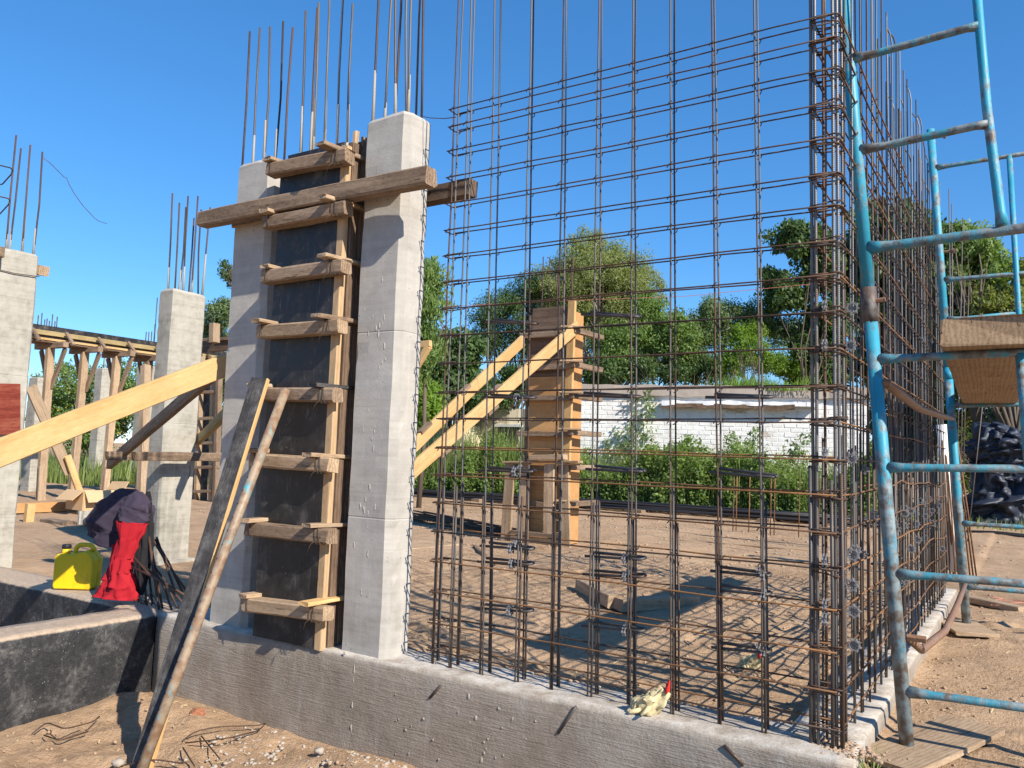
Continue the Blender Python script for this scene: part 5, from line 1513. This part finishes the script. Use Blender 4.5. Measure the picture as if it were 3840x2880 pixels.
put('wall_body', MB().box((p0[0], 19.3, .4), (p1[0] - .5, 21.0, 2.75)), 'cream_wall', hut)
rm = MB()
rr_ = []
for i in range(12):
    x = p0[0] + (p1[0] - p0[0]) * i / 11
    z = 2.95 + .05 * math.sin(i)
    rr_.append([(x, 18.7, z - .10), (x, 18.7, z - .02), (x, 21.2, z + .55), (x, 21.2, z + .45)])
put('roof', rm.rings(rr_), 'roof_grey', hut)

# ================================================================== VEGETATION
def leaf_cloud(centers, per, spread, size, aspect=2.2, droop=.3, flat=1.0):
    """diamond leaves scattered round clump centres; returns verts, quads"""
    C = np.repeat(np.asarray(centers), per, axis=0)
    n = len(C)
    S = np.repeat(np.asarray(spread if hasattr(spread, '__len__') else [spread] * len(centers)), per)
    d = RNG.normal(size=(n, 3)); d /= np.linalg.norm(d, axis=1)[:, None]
    rad = RNG.random(n) ** .45
    P = C + d * (rad * S)[:, None] * np.array([1, 1, flat])
    ax = RNG.normal(size=(n, 3)); ax[:, 2] -= droop * 2
    ax /= np.linalg.norm(ax, axis=1)[:, None]
    up = d * .9 + RNG.normal(size=(n, 3)) * .38 + np.array([0, 0, .75])
    sd = np.cross(ax, up); sd /= np.linalg.norm(sd, axis=1)[:, None] + 1e-9
    s = size * RNG.uniform(.6, 1.35, n)[:, None]
    V = np.stack([P - ax * s * .5, P + sd * s / aspect * .5, P + ax * s * .5, P - sd * s / aspect * .5], 1).reshape(-1, 3)
    F = np.arange(4 * n).reshape(n, 4)
    return V, F

def lobes_points(lobes, n, shell=.55):
    w = np.array([l[3] * l[4] * l[5] for l in lobes]) ** .8
    idx = RNG.choice(len(lobes), n, p=w / w.sum())
    L = np.array(lobes)[idx]
    d = RNG.normal(size=(n, 3)); d /= np.linalg.norm(d, axis=1)[:, None]
    r = shell + (1 - shell) * RNG.random(n)
    inner = RNG.random(n) < .22
    r[inner] *= RNG.random(inner.sum())
    bump = 1 + .22 * np.sin(d[:, 0] * 5 + L[:, 0]) * np.sin(d[:, 2] * 6 + L[:, 1]) + RNG.normal(0, .06, n)
    return L[:, :3] + d * (r * bump)[:, None] * L[:, 3:6]

def tree(name, label, cat, base, lobes, nclump, per, spread, size, mat, aspect=2.2, droop=.3, trunk=.18, fork=.35, limbs=14, bark='bark', group=None, shell=.55, extra=None, flat=1.0, zmin=None):
    t = thing(name, base, label, cat, group)
    pts = lobes_points(lobes, nclump, shell)
    if zmin is not None:
        pts[:, 2] = np.maximum(pts[:, 2], zmin + RNG.random(len(pts)) * .3)
    V, F = leaf_cloud(pts, per, spread * RNG.uniform(.6, 1.3, nclump), size, aspect, droop, flat)
    V = V - np.array(base)
    cr = link('crown', tri_mesh('crown', V, F), mat, t, Matrix.Translation(base))
    if extra:
        V, F = leaf_cloud(pts[RNG.choice(nclump, extra[1])], extra[2], spread * .9, extra[3], 1.3)
        link('blossom', tri_mesh('blossom', V - np.array(base), F), extra[0], t, Matrix.Translation(base))
    if trunk:
        mb = MB()
        b = Vector(base)
        cen = Vector(np.mean([l[:3] for l in lobes], axis=0))
        top = b.lerp(cen, .55)
        fk = b.lerp(cen, fork)
        fk = Vector((b.x + (fk.x - b.x) * .6, b.y, fk.z))
        mb.tube([b - Vector((0, 0, .15)), b.lerp(fk, .5) + Vector((random.uniform(-.1, .1), 0, 0)), fk], [trunk * 1.25, trunk, trunk * .85], 8)
        put('trunk', mb, bark, t, smooth=True)
        lm = MB()
        ids = RNG.choice(nclump, min(limbs, nclump), replace=False)
        for i in ids:
            e = Vector(pts[i])
            m1 = fk.lerp(e, .35) + Vector((random.uniform(-.3, .3), random.uniform(-.3, .3), random.uniform(.0, .5)))
            m2 = fk.lerp(e, .7) + Vector((random.uniform(-.2, .2), random.uniform(-.2, .2), random.uniform(.0, .4)))
            lm.tube([fk, m1, m2, e], [trunk * .5, trunk * .3, trunk * .17, trunk * .06], 5)
            for q in range(2):
                s = m1.lerp(m2, random.random())
                e2 = s + (e - s) * .6 + Vector((random.uniform(-.6, .6), random.uniform(-.6, .6), random.uniform(-.1, .6)))
                lm.tube([s, s.lerp(e2, .5) + Vector((0, 0, .1)), e2], [trunk * .18, trunk * .1, trunk * .04], 4)
        put('limbs', lm, bark, t, smooth=True)
    return t

def lobe(p, rx, ry, rz):
    return (p[0], p[1], p[2], rx, ry, rz)

# big feathery tree behind the orange formwork
tree('mesquite_tree', 'big feathery olive green tree behind the orange formwork', 'tree', (-12.7, 24.5, .5),
     [lobe((-13.513, 24.492, 8.288), 2.3, 2.4, 1.9), lobe((-12.454, 25.279, 7.238), 1.5, 1.8, 1.7), lobe((-14.540, 23.974, 6.975), 1.5, 1.6, 1.9), lobe((-11.855, 25.754, 6.352), .95, 1.2, 1.3), lobe((-13.559, 24.300, 9.832), 1.1, 1.2, .75), lobe((-12.653, 24.980, 8.867), 1.5, 1.5, 1.2), lobe((-14.666, 23.741, 8.424), 1.1, 1.2, 1.0)],
     760, 190, .40, .10, 'leaf_mesquite', aspect=2.6, droop=.2, trunk=.22, fork=.42, limbs=46, bark='bark_pale', shell=.6)
tree('mesquite_tree', 'darker feathery tree left of the big olive tree', 'tree', (-16.6, 23, .5),
     [lobe((-16.697, 22.587, 7.072), 1.25, 1.4, 1.15), lobe((-15.830, 23.041, 8.015), .9, 1.1, .85), lobe((-15.712, 23.308, 6.201), 1.0, 1.1, 1.0), lobe((-17.100, 22.427, 6.147), .75, 1, .6)],
     300, 140, .38, .09, 'leaf_dark', aspect=2.6, droop=.2, trunk=.16, limbs=20, bark='bark')
# narrow drooping tree by the right column
tree('willow_like_tree', 'narrow bright tree with drooping leaves right beside the front column', 'tree', (-11.2, 11.0, .42),
     [lobe((-11.063, 10.832, 5.813), .42, .5, .55), lobe((-10.985, 10.955, 5.114), .40, .5, .6), lobe((-11.182, 10.904, 4.405), .55, .6, .7), lobe((-11.301, 10.727, 5.372), .4, .5, .8), lobe((-11.330, 10.867, 3.859), .5, .6, .8), lobe((-10.937, 10.876, 6.163), .16, .2, .25)],
     170, 70, .26, .13, 'leaf_mid', aspect=3.6, droop=1.1, trunk=.05, limbs=6, fork=.7, shell=.4)
tree('broadleaf_tree', 'dark broad leaved tree low between the front column and the mesh', 'tree', (-15.0, 17.2, .42),
     [lobe((-14.711, 16.974, 4.541), .95, 1, .85), lobe((-15.204, 16.615, 4.965), .9, 1, .8), lobe((-14.509, 17.025, 5.288), .55, .8, .5), lobe((-14.287, 17.321, 3.819), .7, .8, .6), lobe((-15.162, 16.751, 3.932), 1.0, 1, .7)],
     170, 70, .34, .16, 'leaf_dark', aspect=1.7, droop=.5, trunk=.11, limbs=18)
tree('bush', 'bright lime green bush at the shed roof beside the front column', 'bush', (-14.0, 12.9, .42),
     [lobe((-13.127, 13.362, 3.201), .6, .6, .45), lobe((-12.962, 13.493, 2.957), .5, .5, .35), lobe((-13.211, 13.362, 2.698), .6, .5, .4)], 130, 60, .25, .12, 'leaf_bright', trunk=.05, limbs=8)
# dark open tree at right and the trees behind the side wall
tree('dark_tree', 'dark glossy open tree with gaps of sky left of the corner post', 'tree', (-5.2, 23.5, .5),
     [lobe((-5.758, 24.557, 9.451), 1.05, 1.0, .62), lobe((-6.336, 24.391, 7.519), .95, 1, .40), lobe((-6.661, 24.118, 8.142), .55, .7, .35), lobe((-5.311, 24.974, 8.195), .75, .8, .55), lobe((-5.005, 25.336, 6.616), .9, .9, .9), lobe((-5.231, 24.958, 8.835), .8, .8, .5), lobe((-5.168, 25.383, 5.178), .8, .8, .8), lobe((-5.563, 25.082, 5.640), .6, .8, .6), lobe((-5.717, 25.085, 4.679), .8, .8, .5)],
     430, 85, .32, .16, 'leaf_dark', aspect=1.9, droop=.6, trunk=.08, fork=.45, limbs=9, shell=.3)
tree('dark_tree', 'tall dense dark tree behind the side rebar wall', 'tree', (-2.6, 24.0, .5),
     [lobe((-3.259, 27.277, 10.081), 1.6, 1.5, 1.35), lobe((-4.325, 26.696, 9.133), 1.3, 1.3, 1.1), lobe((-2.431, 27.863, 9.536), 1.1, 1.3, 1.2), lobe((-3.792, 27.173, 7.835), 1.6, 1.5, 1.4), lobe((-2.813, 27.794, 7.873), 1.4, 1.5, 1.5), lobe((-3.698, 27.476, 5.532), 1.4, 1.4, 1.2), lobe((-2.865, 28.039, 5.235), 1.3, 1.4, 1.4)],
     620, 105, .38, .17, 'leaf_dark', aspect=1.9, droop=.6, trunk=.2, limbs=26)
tree('tall_tree', 'tall green tree seen through the far scaffold frame', 'tree', (-.4, 23.0, .45),
     [lobe((-0.912, 26.503, 9.048), 1.15, 1.3, .95), lobe((-0.477, 26.891, 7.991), 1.0, 1.3, 1.0), lobe((-1.385, 26.299, 8.109), .8, 1.1, .9), lobe((-0.895, 26.771, 6.594), 1.3, 1.3, 1.2)],
     380, 100, .34, .16, 'leaf_mid', aspect=2.0, droop=.5, trunk=.18, limbs=24)
tree('tall_tree', 'yellowish olive tree at the right edge behind the scaffold', 'tree', (.6, 21.5, .45),
     [lobe((-0.056, 25.485, 6.932), .9, 1.2, .75), lobe((-0.690, 25.189, 5.893), 1.0, 1.2, .85), lobe((0.422, 25.864, 6.226), .8, 1.2, .8), lobe((0.150, 25.829, 4.912), 1.1, 1.2, 1.1), lobe((0.761, 25.911, 7.834), .38, .7, .7), lobe((-1.087, 25.090, 4.428), 1.0, 1.1, 1.2)],
     420, 100, .32, .14, 'leaf_olive', aspect=2.0, droop=.4, trunk=.13, limbs=20)
tree('bush', 'dark shady thicket behind the covered machine', 'bush', (.2, 23.2, .42),
     [lobe((-0.409, 26.312, 2.589), 1.8, 1.0, 1.3), lobe((-1.292, 25.783, 2.259), 1.2, .9, 1.3), lobe((0.597, 26.934, 2.776), 1.6, 1, 1.6), lobe((-2.038, 25.278, 2.525), 1.2, .9, 1.4), lobe((-3.047, 25.777, 2.981), 1.4, .9, 1.5)],
     420, 60, .40, .18, 'leaf_dark', aspect=2.6, droop=.4, trunk=.06, limbs=24)
# bushes on and behind the wall
tree('bush', 'wide mid green shrub above the left part of the white wall', 'bush', (-9.8, 21.6, .45),
     [lobe((-10.066, 22.779, 5.862), 1.1, .9, .8), lobe((-11.319, 22.070, 5.003), .9, .8, .55), lobe((-9.392, 23.275, 5.240), .9, .8, .7), lobe((-10.649, 22.858, 7.237), .6, .8, .5), lobe((-9.648, 23.011, 6.202), .9, .9, .8), lobe((-11.654, 22.359, 5.880), .9, .9, .8)],
     420, 100, .30, .11, 'leaf_mid', trunk=.08, limbs=14)
tree('bush', 'airy bluish green shrub rising above the middle of the white wall', 'bush', (-7.0, 22.6, .45),
     [lobe((-8.425, 24.338, 6.665), 1.0, .9, .75), lobe((-9.271, 23.836, 6.303), .7, .8, .7), lobe((-7.303, 25.032, 6.874), .7, .9, .5), lobe((-8.832, 24.011, 7.308), .35, .5, .3), lobe((-6.474, 25.610, 6.412), .8, .8, .6)],
     330, 95, .30, .11, 'leaf_blue', trunk=.08, limbs=16, aspect=2.8)
tree('bush', 'bright yellow green shrub above the white wall', 'bush', (-6.0, 21.2, .45),
     [lobe((-7.519, 23.833, 5.643), .85, .8, .65), lobe((-6.785, 24.341, 5.274), .8, .8, .45), lobe((-8.072, 23.549, 4.985), .6, .7, .35), lobe((-6.047, 24.834, 5.064), .7, .7, .4), lobe((-7.306, 23.910, 6.208), .5, .6, .4)],
     330, 85, .24, .085, 'leaf_bright', trunk=.06, limbs=12, aspect=2.6)
tree('bush', 'dark low shrub behind the ledge of the white wall', 'bush', (-8.2, 20.8, .45),
     [lobe((-8.679, 23.164, 4.961), .9, .7, .5), lobe((-9.492, 22.665, 4.770), .9, .7, .4), lobe((-10.571, 21.973, 4.807), .9, .7, .4), lobe((-11.650, 21.287, 4.765), .8, .7, .45)],
     200, 70, .30, .12, 'leaf_dark', trunk=.06, limbs=10)
# leftmost greenery
tree('hedge_tree', 'dense green shrubs dotted with yellow blossom behind the props', 'shrub', (-30, 14.0, .42),
     [lobe((-31.175, 13.689, 3.778), 1.0, 1.3, 1.1), lobe((-30.175, 14.342, 3.635), 1.2, 1.3, 1.2), lobe((-29.094, 15.019, 3.769), 1.1, 1.3, 1.2), lobe((-31.659, 13.497, 2.668), 1.0, 1.2, 1.2), lobe((-29.499, 14.867, 2.753), 1.4, 1.2, 1.0), lobe((-30.744, 14.135, 2.158), 1.4, 1.2, .9), lobe((-28.405, 15.485, 3.523), 1.0, 1.2, 1.2)],
     430, 75, .36, .13, 'leaf_mid', trunk=.1, limbs=16, extra=('flower_yellow', 170, 5, .07))
tree('small_tree', 'small bluish tree top peeking left of the left front column', 'tree', (-28.0, 18.5, .45),
     [lobe((-29.549, 19.119, 7.324), .85, 1, .55), lobe((-29.823, 19.020, 6.597), .9, 1, .55), lobe((-29.194, 19.301, 7.747), .6, .8, .5)],
     130, 60, .30, .13, 'leaf_blue', trunk=.12, limbs=16)
tree('small_tree', 'lone leafy twig cluster in the sky left of the left front column', 'tree', (-25.0, 17.2, .45),
     [lobe((-26.793, 17.132, 8.966), .33, .5, .22), lobe((-26.674, 17.251, 8.558), .22, .4, .25), lobe((-26.038, 17.655, 8.583), .9, .7, .5)],
     60, 50, .2, .12, 'leaf_dark', trunk=.1, limbs=10, fork=.8)
tree('small_tree', 'dark leafy tree glimpsed between rough column and left front column', 'tree', (-20.5, 14.3, .45),
     [lobe((-22.030, 13.622, 3.312), .8, .9, 1.4), lobe((-22.451, 13.516, 1.762), .8, .9, 1.0)], 130, 60, .34, .14, 'leaf_dark', trunk=.1, limbs=10)

tree('bush', 'dark green thicket above the low cream wall', 'bush', (-14.6, 22.0, .45),
     [lobe((-15.185, 20.310, 3.929), .9, .8, .5), lobe((-14.616, 20.619, 4.446), .8, .8, .5), lobe((-15.747, 19.970, 3.742), .8, .8, .45), lobe((-16.313, 19.646, 3.390), .8, .8, .4)],
     260, 80, .3, .11, 'leaf_dark', trunk=.06, limbs=10)
# dead grey branches in front of the big tree
db = thing('dead_branches', (-11.0, 21.0, .5), 'bare grey branches tangled in front of the big olive tree', 'branches')
for q in range(26):
    a = Vector((-12.258, 22.218, 3.549)) + Vector((random.uniform(-.9, .9), random.uniform(-.4, .4), random.uniform(-.2, .3)))
    e = a + Vector((random.uniform(-1.6, 1.2), random.uniform(-.5, .5), random.uniform(1.4, 3.4)))
    m = a.lerp(e, .5) + Vector((random.uniform(-.4, .4), 0, random.uniform(0, .4)))
    bar('branch', [a, a.lerp(m, .5) + Vector((random.uniform(-.1, .1), 0, 0)), m, m.lerp(e, .6) + Vector((random.uniform(-.15, .15), 0, 0)), e], [.035, .028, .02, .014, .006], 'bark_pale', db, 4)

# weeds and tall grass between the rebar stack and the wall
def grass_field(n, region, hmin, hmax, width, lean=.35, zb=None):
    P = np.array([region() for _ in range(n)])
    z0 = np.array([ground_z(x, y) for x, y in P]) - .02
    cl = np.array([.5 + .5 * mnoise.noise((x * 1.3, y * 1.3, 1.7)) for x, y in P])
    a = RNG.uniform(0, 6.283, n); h = (hmin + (hmax - hmin) * RNG.random(n) ** 1.6) * (.35 + 1.0 * cl)
    le = RNG.uniform(.1, 1, n) * lean
    base = np.column_stack([P, z0])
    dirv = np.column_stack([np.cos(a), np.sin(a), np.zeros(n)])
    sd = np.column_stack([-np.sin(a + .7), np.cos(a + .7), np.zeros(n)]) * width
    mid = base + np.column_stack([np.zeros(n), np.zeros(n), h * .6]) + dirv * (h * le * .3)[:, None]
    tip = base + np.column_stack([np.zeros(n), np.zeros(n), h]) + dirv * (h * le)[:, None]
    V = np.stack([base - sd, base + sd, mid + sd * .7, mid - sd * .7, tip], 1).reshape(-1, 3)
    i0 = np.arange(n)[:, None] * 5
    T = np.concatenate([i0 + [0, 1, 2], i0 + [0, 2, 3], i0 + [3, 2, 4]], 0)
    return V, T

def field(name, label, cat, V, F, mat):
    o = link(name, tri_mesh(name, V, F), mat)
    tag(o, label, cat, kind='stuff')
    return o
def reg(x0, x1, y0, y1):
    return lambda: (RNG.uniform(x0, x1), RNG.uniform(y0, y1))
V, F = grass_field(13000, reg(-17, -2.0, 15.4, 17.6), .5, 1.9, .011, lean=.55)
field('tall_grass', 'tall green grass growing before the white wall', 'grass', V, F, 'grass')
V, F = grass_field(14000, reg(-26, -10.5, 15.5, 19.5), .8, 2.6, .016)
field('tall_grass', 'tall pale grass between the shed and the front column', 'grass', V, F, 'grass')
V, F = grass_field(9000, reg(-36, -22.0, 9.5, 16), .3, 1.1, .018)
field('tall_grass', 'green grass behind the timber props', 'grass', V, F, 'grass')
V, F = grass_field(2500, reg(-3.2, 4.5, 17, 21), .08, .35, .012)
field('tall_grass', 'short shaded grass round the covered machine', 'grass', V, F, 'grass')
V, F = grass_field(1500, lambda: (RNG.normal(-5.6, .75), RNG.uniform(18.6, 19.4)), .1, .62, .010, lean=.8)
V[:, 2] += 3.30
field('tall_grass', 'bright grass sprouting on top of the white wall', 'grass', V, F, 'leaf_bright')
def weed_mass(n, reg_, hmax, per, size, mat, label, name='leafy_weeds'):
    c = []
    for _ in range(n):
        x, y = reg_()
        hm = hmax * (.62 + .28 * math.sin(x * 1.7 + 1.0) * math.sin(x * .6) + .3 * mnoise.noise((x * .9, y * .9, 4))) * RNG.uniform(.45, 1.3)
        k3 = max(1, int(hm / .16))
        for q in range(k3):
            c.append((x + RNG.normal(0, .06), y + RNG.normal(0, .06), .40 + hm * (q + .6) / k3))
    V, F = leaf_cloud(c, per, .17, size, 1.8, .2)
    V[:, 2] = np.maximum(V[:, 2], .4)
    return field(name, label, 'weeds', V, F, mat)
weed_mass(1150, reg(-11.5, -2.0, 15.4, 17.2), 1.85, 34, .09, 'weed', 'leafy green weeds before the white wall')
weed_mass(620, reg(-20, -10.5, 15.2, 17), 1.5, 34, .085, 'weed', 'leafy bright weeds behind the black rebar stack at left')
weed_mass(300, reg(-34, -23, 10.5, 13.5), .6, 24, .11, 'weed', 'low leafy weeds behind the props')
# tall weeds standing against the wall
for q, (p, h, lab) in enumerate((((-8.304, 17.300, 1.647), 2.1, 'tall pale weed climbing the white wall up to the ledge'), ((-8.851, 17.200, 1.757), 1.0, 'mid height leafy weed left of the tallest wall weed'), ((-9.571, 17.200, 1.736), .95, 'leafy weed on the white wall right beside the orange formwork'), ((-5.459, 17.200, 1.857), 1.05, 'leafy weed on the white wall in the middle of the mesh'), ((-6.079, 17.600, 2.587), .9, 'small climbing sprig on the white wall left of the middle weed'), ((-4.407, 17.200, 1.888), .9, 'slim weed on the white wall near the corner post'), ((-10.318, 17.200, 1.781), .8, 'low weed on the white wall behind the formwork edge'))):
    base = (p[0], p[1], .5)
    ht = h if q != 4 else 2.0
    t = thing('wall_weed', base, lab, 'plant', 'tall weeds against the white wall')
    top = Vector((p[0] + random.uniform(-.3, .3), p[1] + .25, 1.55 + h))
    bs_ = Vector(base)
    put('stem', MB().tube([bs_, bs_.lerp(top, .5) + Vector((.08, 0, 0)), top], [.02, .014, .006], 5), 'leaf_mid', t)
    cs = [tuple(bs_.lerp(top, f) + Vector((random.uniform(-.28, .28), random.uniform(-.15, .1), 0))) for f in np.linspace(.35 if q != 4 else .6, 1, int(10 + h * 12))]
    V, F = leaf_cloud(cs, 14, .20, .125, 2.0, .4)
    link('leaves', tri_mesh('leaves', V - np.array(base), F), 'wall_weed', t, Matrix.Translation(base))
